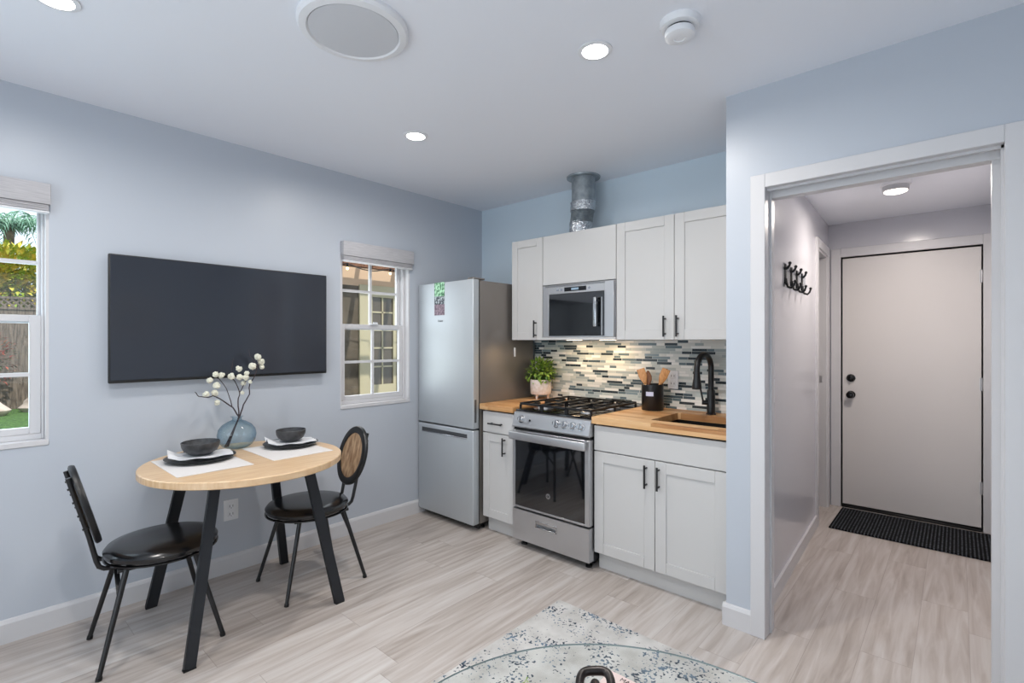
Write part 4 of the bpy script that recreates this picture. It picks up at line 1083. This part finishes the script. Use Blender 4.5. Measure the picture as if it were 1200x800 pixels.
# small bud vase with a green sprig whose tip just shows
sg = thing('sprig_vase', 'small clear vase whose green sprig tip shows at the bottom edge', 'vase', (2.36, -2.22, GZ))
MB().lathe((2.36, -2.22, GZ+.0005), [(.001, 0), (.020, 0), (.024, .012), (.018, .026), (.010, .032), (.012, .036)], 28, cap=False).build('vase_body', M['vaseglass'], sg)
mb = MB(); mb.tube([(2.36, -2.22, GZ+.003), (2.359, -2.215, GZ+.03), (2.350, -2.165, GZ+.045)], .001, 6)
for k in range(8): leaf(mb, (2.36-.0012*k, -2.205+.0055*k, GZ+.034+.0014*k), (cos(k*2.1), sin(k*2.1), .3), .010, .005)
mb.build('sprig', M['leaf'], sg)

# ------------------------------------------------------------------ far side of the room (seen only in reflections)
pc = thing('framed_print', 'square framed plant print on the right wall, mirrored in the television', 'picture', (XR, -1.72, 1.40))
MB().box(XR-.03, XR, -1.96, -1.48, 1.40, 1.94, .003).build('frame', M['trim'], pc)
MB().box(XR-.032, XR-.028, -1.92, -1.52, 1.44, 1.90).build('paper', mat('print_paper', '#cfc9c4', .7), pc)
mb = MB()
for k in range(9):
    a = R(20+k*18); L = .12+.02*(k % 3)
    pts = [(XR-.034, -1.74+cos(a)*L*f, 1.58+sin(a)*L*f) for f in (0, .5, 1)]
    mb.tube(pts, [.006, .022, .003], 8)
mb.build('printed_leaf', M['plastic_k'], pc)

# ------------------------------------------------------------------ outside: garden behind the left window
M['grass'] = noisy(mat('lawn', '#3f6128', .9), '#2f4c1e', '#587a38', 25)
g = MB().box(-18, -3.6, -14, 9, .02, .15).box(-3.6, -.3, -14, 9, -.16, -.10).build('lawn', M['grass']); tag(g, 'green lawn of the garden beyond the left window', 'lawn', kind='structure')
M['fence'] = noisy(mat('weathered_fence', '#6a5a4d', .85), '#4e4239', '#7f7064', 4, (3, 9, 1))
fn = thing('garden_fence', 'weathered brown board fence with a lattice top beyond the left window', 'fence', (-9.4, -3.4, .15)); FX = -9.4
mb = MB(); y = -7.0
while y < 0.4:
    mb.box(FX-.02-.004*(int(y*50) % 2), FX-.004*(int(y*50) % 2), y, y+.14, .15, 1.93); y += .14
mb.build('boards', M['fence'], fn)
mb = MB(); mb.box(FX-.04, FX+.02, -7, .4, 1.93, 1.97); mb.box(FX-.04, FX+.02, -7, .4, 2.12, 2.16)
k = -7.0
while k < .3:
    mb.bar((FX-.01, k, 1.97), (FX-.01, k+.16, 2.13), .02, .028); mb.bar((FX, k+.16, 1.97), (FX, k, 2.13), .02, .028); k += .10
mb.build('lattice', M['fence'], fn)
def shrub(name, label, c, r, n, L, w, m, sq=(1, 1, 1), cat='shrub', group=None):
    t = thing(name, label, cat, (c[0], c[1], -.1), group=group)
    canopy(c, r, n, L, w, sq, -.05).build('foliage', m, t, smooth=False)
    mb = MB()
    for k in range(5):
        a = k*1.3; mb.tube([(c[0]+.06*cos(a), c[1]+.06*sin(a), -.1), (c[0]+r*.2*cos(a), c[1]+r*.2*sin(a), c[2]*.5), (c[0]+r*.45*cos(a), c[1]+r*.45*sin(a), c[2])], [.03, .02, .01], 6)
    mb.build('stems', M['bark'], t)
    return t
M['lf_y'] = noisy(mat('yellow_green_leaf', '#a8b04a', .6), '#6f9a22', '#dcbc4a', 6)
M['lf_d'] = noisy(mat('deep_leaf', '#4b6b35', .6), '#2f4a26', '#6f8c4a', 6)
M['lf_r'] = noisy(mat('reddish_leaf', '#8a4a3a', .6), '#4f5a32', '#b0503f', 6, lo=.45, hi=.55)
shrub('garden_shrub', 'yellow green bushy shrub rising above the lattice fence, left garden window', (-10.7, -2.45, 2.40), 1.05, 5200, .16, .07, M['lf_y'], (.75, 1, .80))
shrub('garden_shrub', 'yellow green bushy shrub beyond the fence, to the left of the tallest one', (-10.7, -4.75, 2.3), .95, 1500, .18, .08, M['lf_y'], (.75, 1, .75))
shrub('garden_shrub', 'yellow green bushy shrub beyond the fence, hidden by the window frame', (-10.7, .2, 2.3), .95, 900, .18, .08, M['lf_y'], (.75, 1, .75))
shrub('garden_shrub', 'low reddish green bush against the brown garden fence', (-9.0, -2.85, 1.05), .42, 700, .09, .04, M['lf_r'], (.42, 1.0, 1.1))
# palm
pm = thing('palm_tree', 'feathery palm tree rising behind the garden fence', 'tree', (-13.3, -2.3, .15))
MB().tube([(-13.3, -2.4, .15), (-13.35, -2.35, 2.0), (-13.3, -2.3, 4.05)], [.16, .12, .09], 12).build('trunk', noisy(mat('palm_bark', '#6b5a49', .9), '#57483b', '#84715d', 9), pm)
M['lf_p'] = noisy(mat('palm_leaf', '#6f9c88', .6), '#4b7d66', '#9ac0a5', 6)
for k in range(15):
    a = 2*pi*k/15+.2; L = 1.35; mb = MB(); pts = []
    for i in range(9):
        f = i/8; pts.append(Vector((-13.3+cos(a)*L*f, -2.3+sin(a)*L*f, 4.05+.45*sin(f*2.3)-.55*f*f*(1+.4*(k % 3)))))
    mb.tube(pts, [.015-.0012*i for i in range(9)], 5)
    for i in range(1, 9):
        for q in (0, .5):
            p = pts[i-1].lerp(pts[i], q); d = (pts[i]-pts[i-1]).normalized(); s = d.cross(Vector((0, 0, 1))).normalized()
            for sg_ in (-1, 1): leaf(mb, p, d*.5+s*sg_-Vector((0, 0, .5)), .42*(1-.05*i), .045, .3)
    mb.build('frond', M['lf_p'], pm, smooth=False)
M['rock'] = noisy(mat('pale_rock', '#b5a193', .9), '#8f7d72', '#cdbcb0', 4)
def rock(c, s, label):
    g_ = bmesh.new(); bmesh.ops.create_icosphere(g_, subdivisions=3, radius=1)
    mb = MB(); mb.bm = g_
    ph = random.uniform(0, 9)
    for v in g_.verts:
        n = 1+.14*sin(v.co.x*4+ph)+.12*sin(v.co.y*5+ph*2)+.1*sin(v.co.z*6+ph)
        v.co = Vector((v.co.x*s[0]*n, v.co.y*s[1]*n, v.co.z*s[2]*n))+Vector(c)
    tag(mb.build('garden_rock', M['rock']), label, 'rock', 'garden rocks along the fence')
rock((-8.35, -2.95, .24), (.18, .32, .17), 'large pale pinkish rock at the lawn edge, left window')
rock((-8.75, -2.18, .22), (.18, .24, .14), 'pale rock at the lawn edge next to the window frame')
rock((-8.75, -3.8, .22), (.2, .32, .16), 'pale rock at the lawn edge farther left')

# ------------------------------------------------------------------ outside: neighbouring building and pergola behind the small window
M['stucco'] = noisy(mat('grey_brown_stucco', '#5d5346', .9), '#4f463b', '#6b6052', 5, lo=.3, hi=.7)
M['cream'] = mat('cream_door_paint', '#b8ae90', .5)
M['warmwall'] = mat('warm_plaster', '#d3b496', .8)
bx_ = -2.6
nb = thing('garden_building', 'small outbuilding with grey stucco and a cream french door seen through the small window', 'building', (bx_, .8, -.1))
mb = MB(); mb.box(bx_-.12, bx_, -.55, .34, -.1, 2.08); mb.box(bx_-.12, bx_, 1.02, 3.2, -.1, 2.08); mb.box(bx_-.12, bx_, .34, 1.02, 2.06, 2.08)
mb.build('stucco_wall', M['stucco'], nb)
MB().box(bx_-.12, bx_, -.55, 3.2, 2.08, 2.75).build('upper_wall', M['warmwall'], nb)
MB().box(bx_-1.6, bx_-.12, -.55, -.45, -.1, 2.75).box(bx_-1.6, bx_-1.5, -.45, 3.2, -.1, 2.75).build('side_wall', M['stucco'], nb)
mb = MB(); mb.box(bx_, bx_+.03, .33, .47, -.1, 2.10, .004); mb.box(bx_, bx_+.03, .93, 1.05, -.1, 2.10, .004); mb.box(bx_, bx_+.03, .47, .93, 2.02, 2.10, .004)
mb.build('door_casing', M['cream'], nb)
mb = MB(); y0, y1 = .485, .915
mb.box(bx_-.04, bx_, y0, y0+.05, .0, 2.0); mb.box(bx_-.04, bx_, y1-.05, y1, .0, 2.0); mb.box(bx_-.04, bx_, y0+.05, y1-.05, 1.95, 2.0); mb.box(bx_-.04, bx_, y0+.05, y1-.05, .0, .78)
mb.box(bx_-.03, bx_-.01, .69, .71, .78, 1.95)
for z in (1.02, 1.27, 1.51, 1.75): mb.box(bx_-.03, bx_-.01, y0+.05, y1-.05, z-.01, z+.01)
fd = mb.build('french_door', M['cream'], nb)
MB().box(bx_-.026, bx_-.022, y0+.04, y1-.04, .77, 1.96).build('door_pane', mat('brown_tinted_glass', '#5a5145', .08), fd)
g = MB().box(-3.5, -.3, -1.8, 4, -.10, -.06).build('patio_paving', noisy(mat('paving', '#8a7d70', .9), '#75695e', '#9d9184', 3)); tag(g, 'brown paved patio outside the small window', 'paving', kind='structure')
M['beam'] = noisy(mat('pergola_wood', '#7a5038', .8), '#5e3c2a', '#90634a', 6, (1, 6, 6))
pg = thing('pergola', 'brown timber pergola roof over the patio outside the small window', 'pergola', (-1.6, .6, -.06))
for x in (-2.35, -1.5): 
    MB().box(x-.05, x+.05, -1.0, 3.0, 2.28, 2.42, .004).build('beam', M['beam'], pg)
for k in range(7):
    y = -.75+k*.55; MB().box(-2.5, -.5, y-.025, y+.025, 2.42, 2.52, .003).build('rafter', M['beam'], pg)
for x, y in ((-2.35, -.95), (-1.5, -.95), (-2.35, 2.95), (-1.5, 2.95)): MB().box(x-.05, x+.05, y-.05, y+.05, -.06, 2.28, .004).build('post', M['beam'], pg)
sl_ = thing('string_lights', 'string of small warm bulbs hanging under the pergola', 'string lights', (-1.9, .4, 2.2))
mb = MB(); P = []
for k in range(37):
    f = k/36; P.append((-1.9, -.8+3.4*f, 2.235-.055*abs(sin(f*6*pi))))
mb.tube(P, .006, 6); mb.build('cord', M['plastic_k'], sl_)
M['bulb'] = mat('warm_bulb', '#fff0d0', .3, emis=(1, .75, .4, 1), estr=4)
for k in range(0, 37, 3):
    p = P[k]; b_ = MB().cyl((p[0], p[1], p[2]-.045), p, .012, seg=10).build('bulb_socket', M['plastic_k'], sl_)
    MB().ball((p[0], p[1], p[2]-.058), .015, 12, (1, 1, 1.2)).build('bulb', M['bulb'], b_)
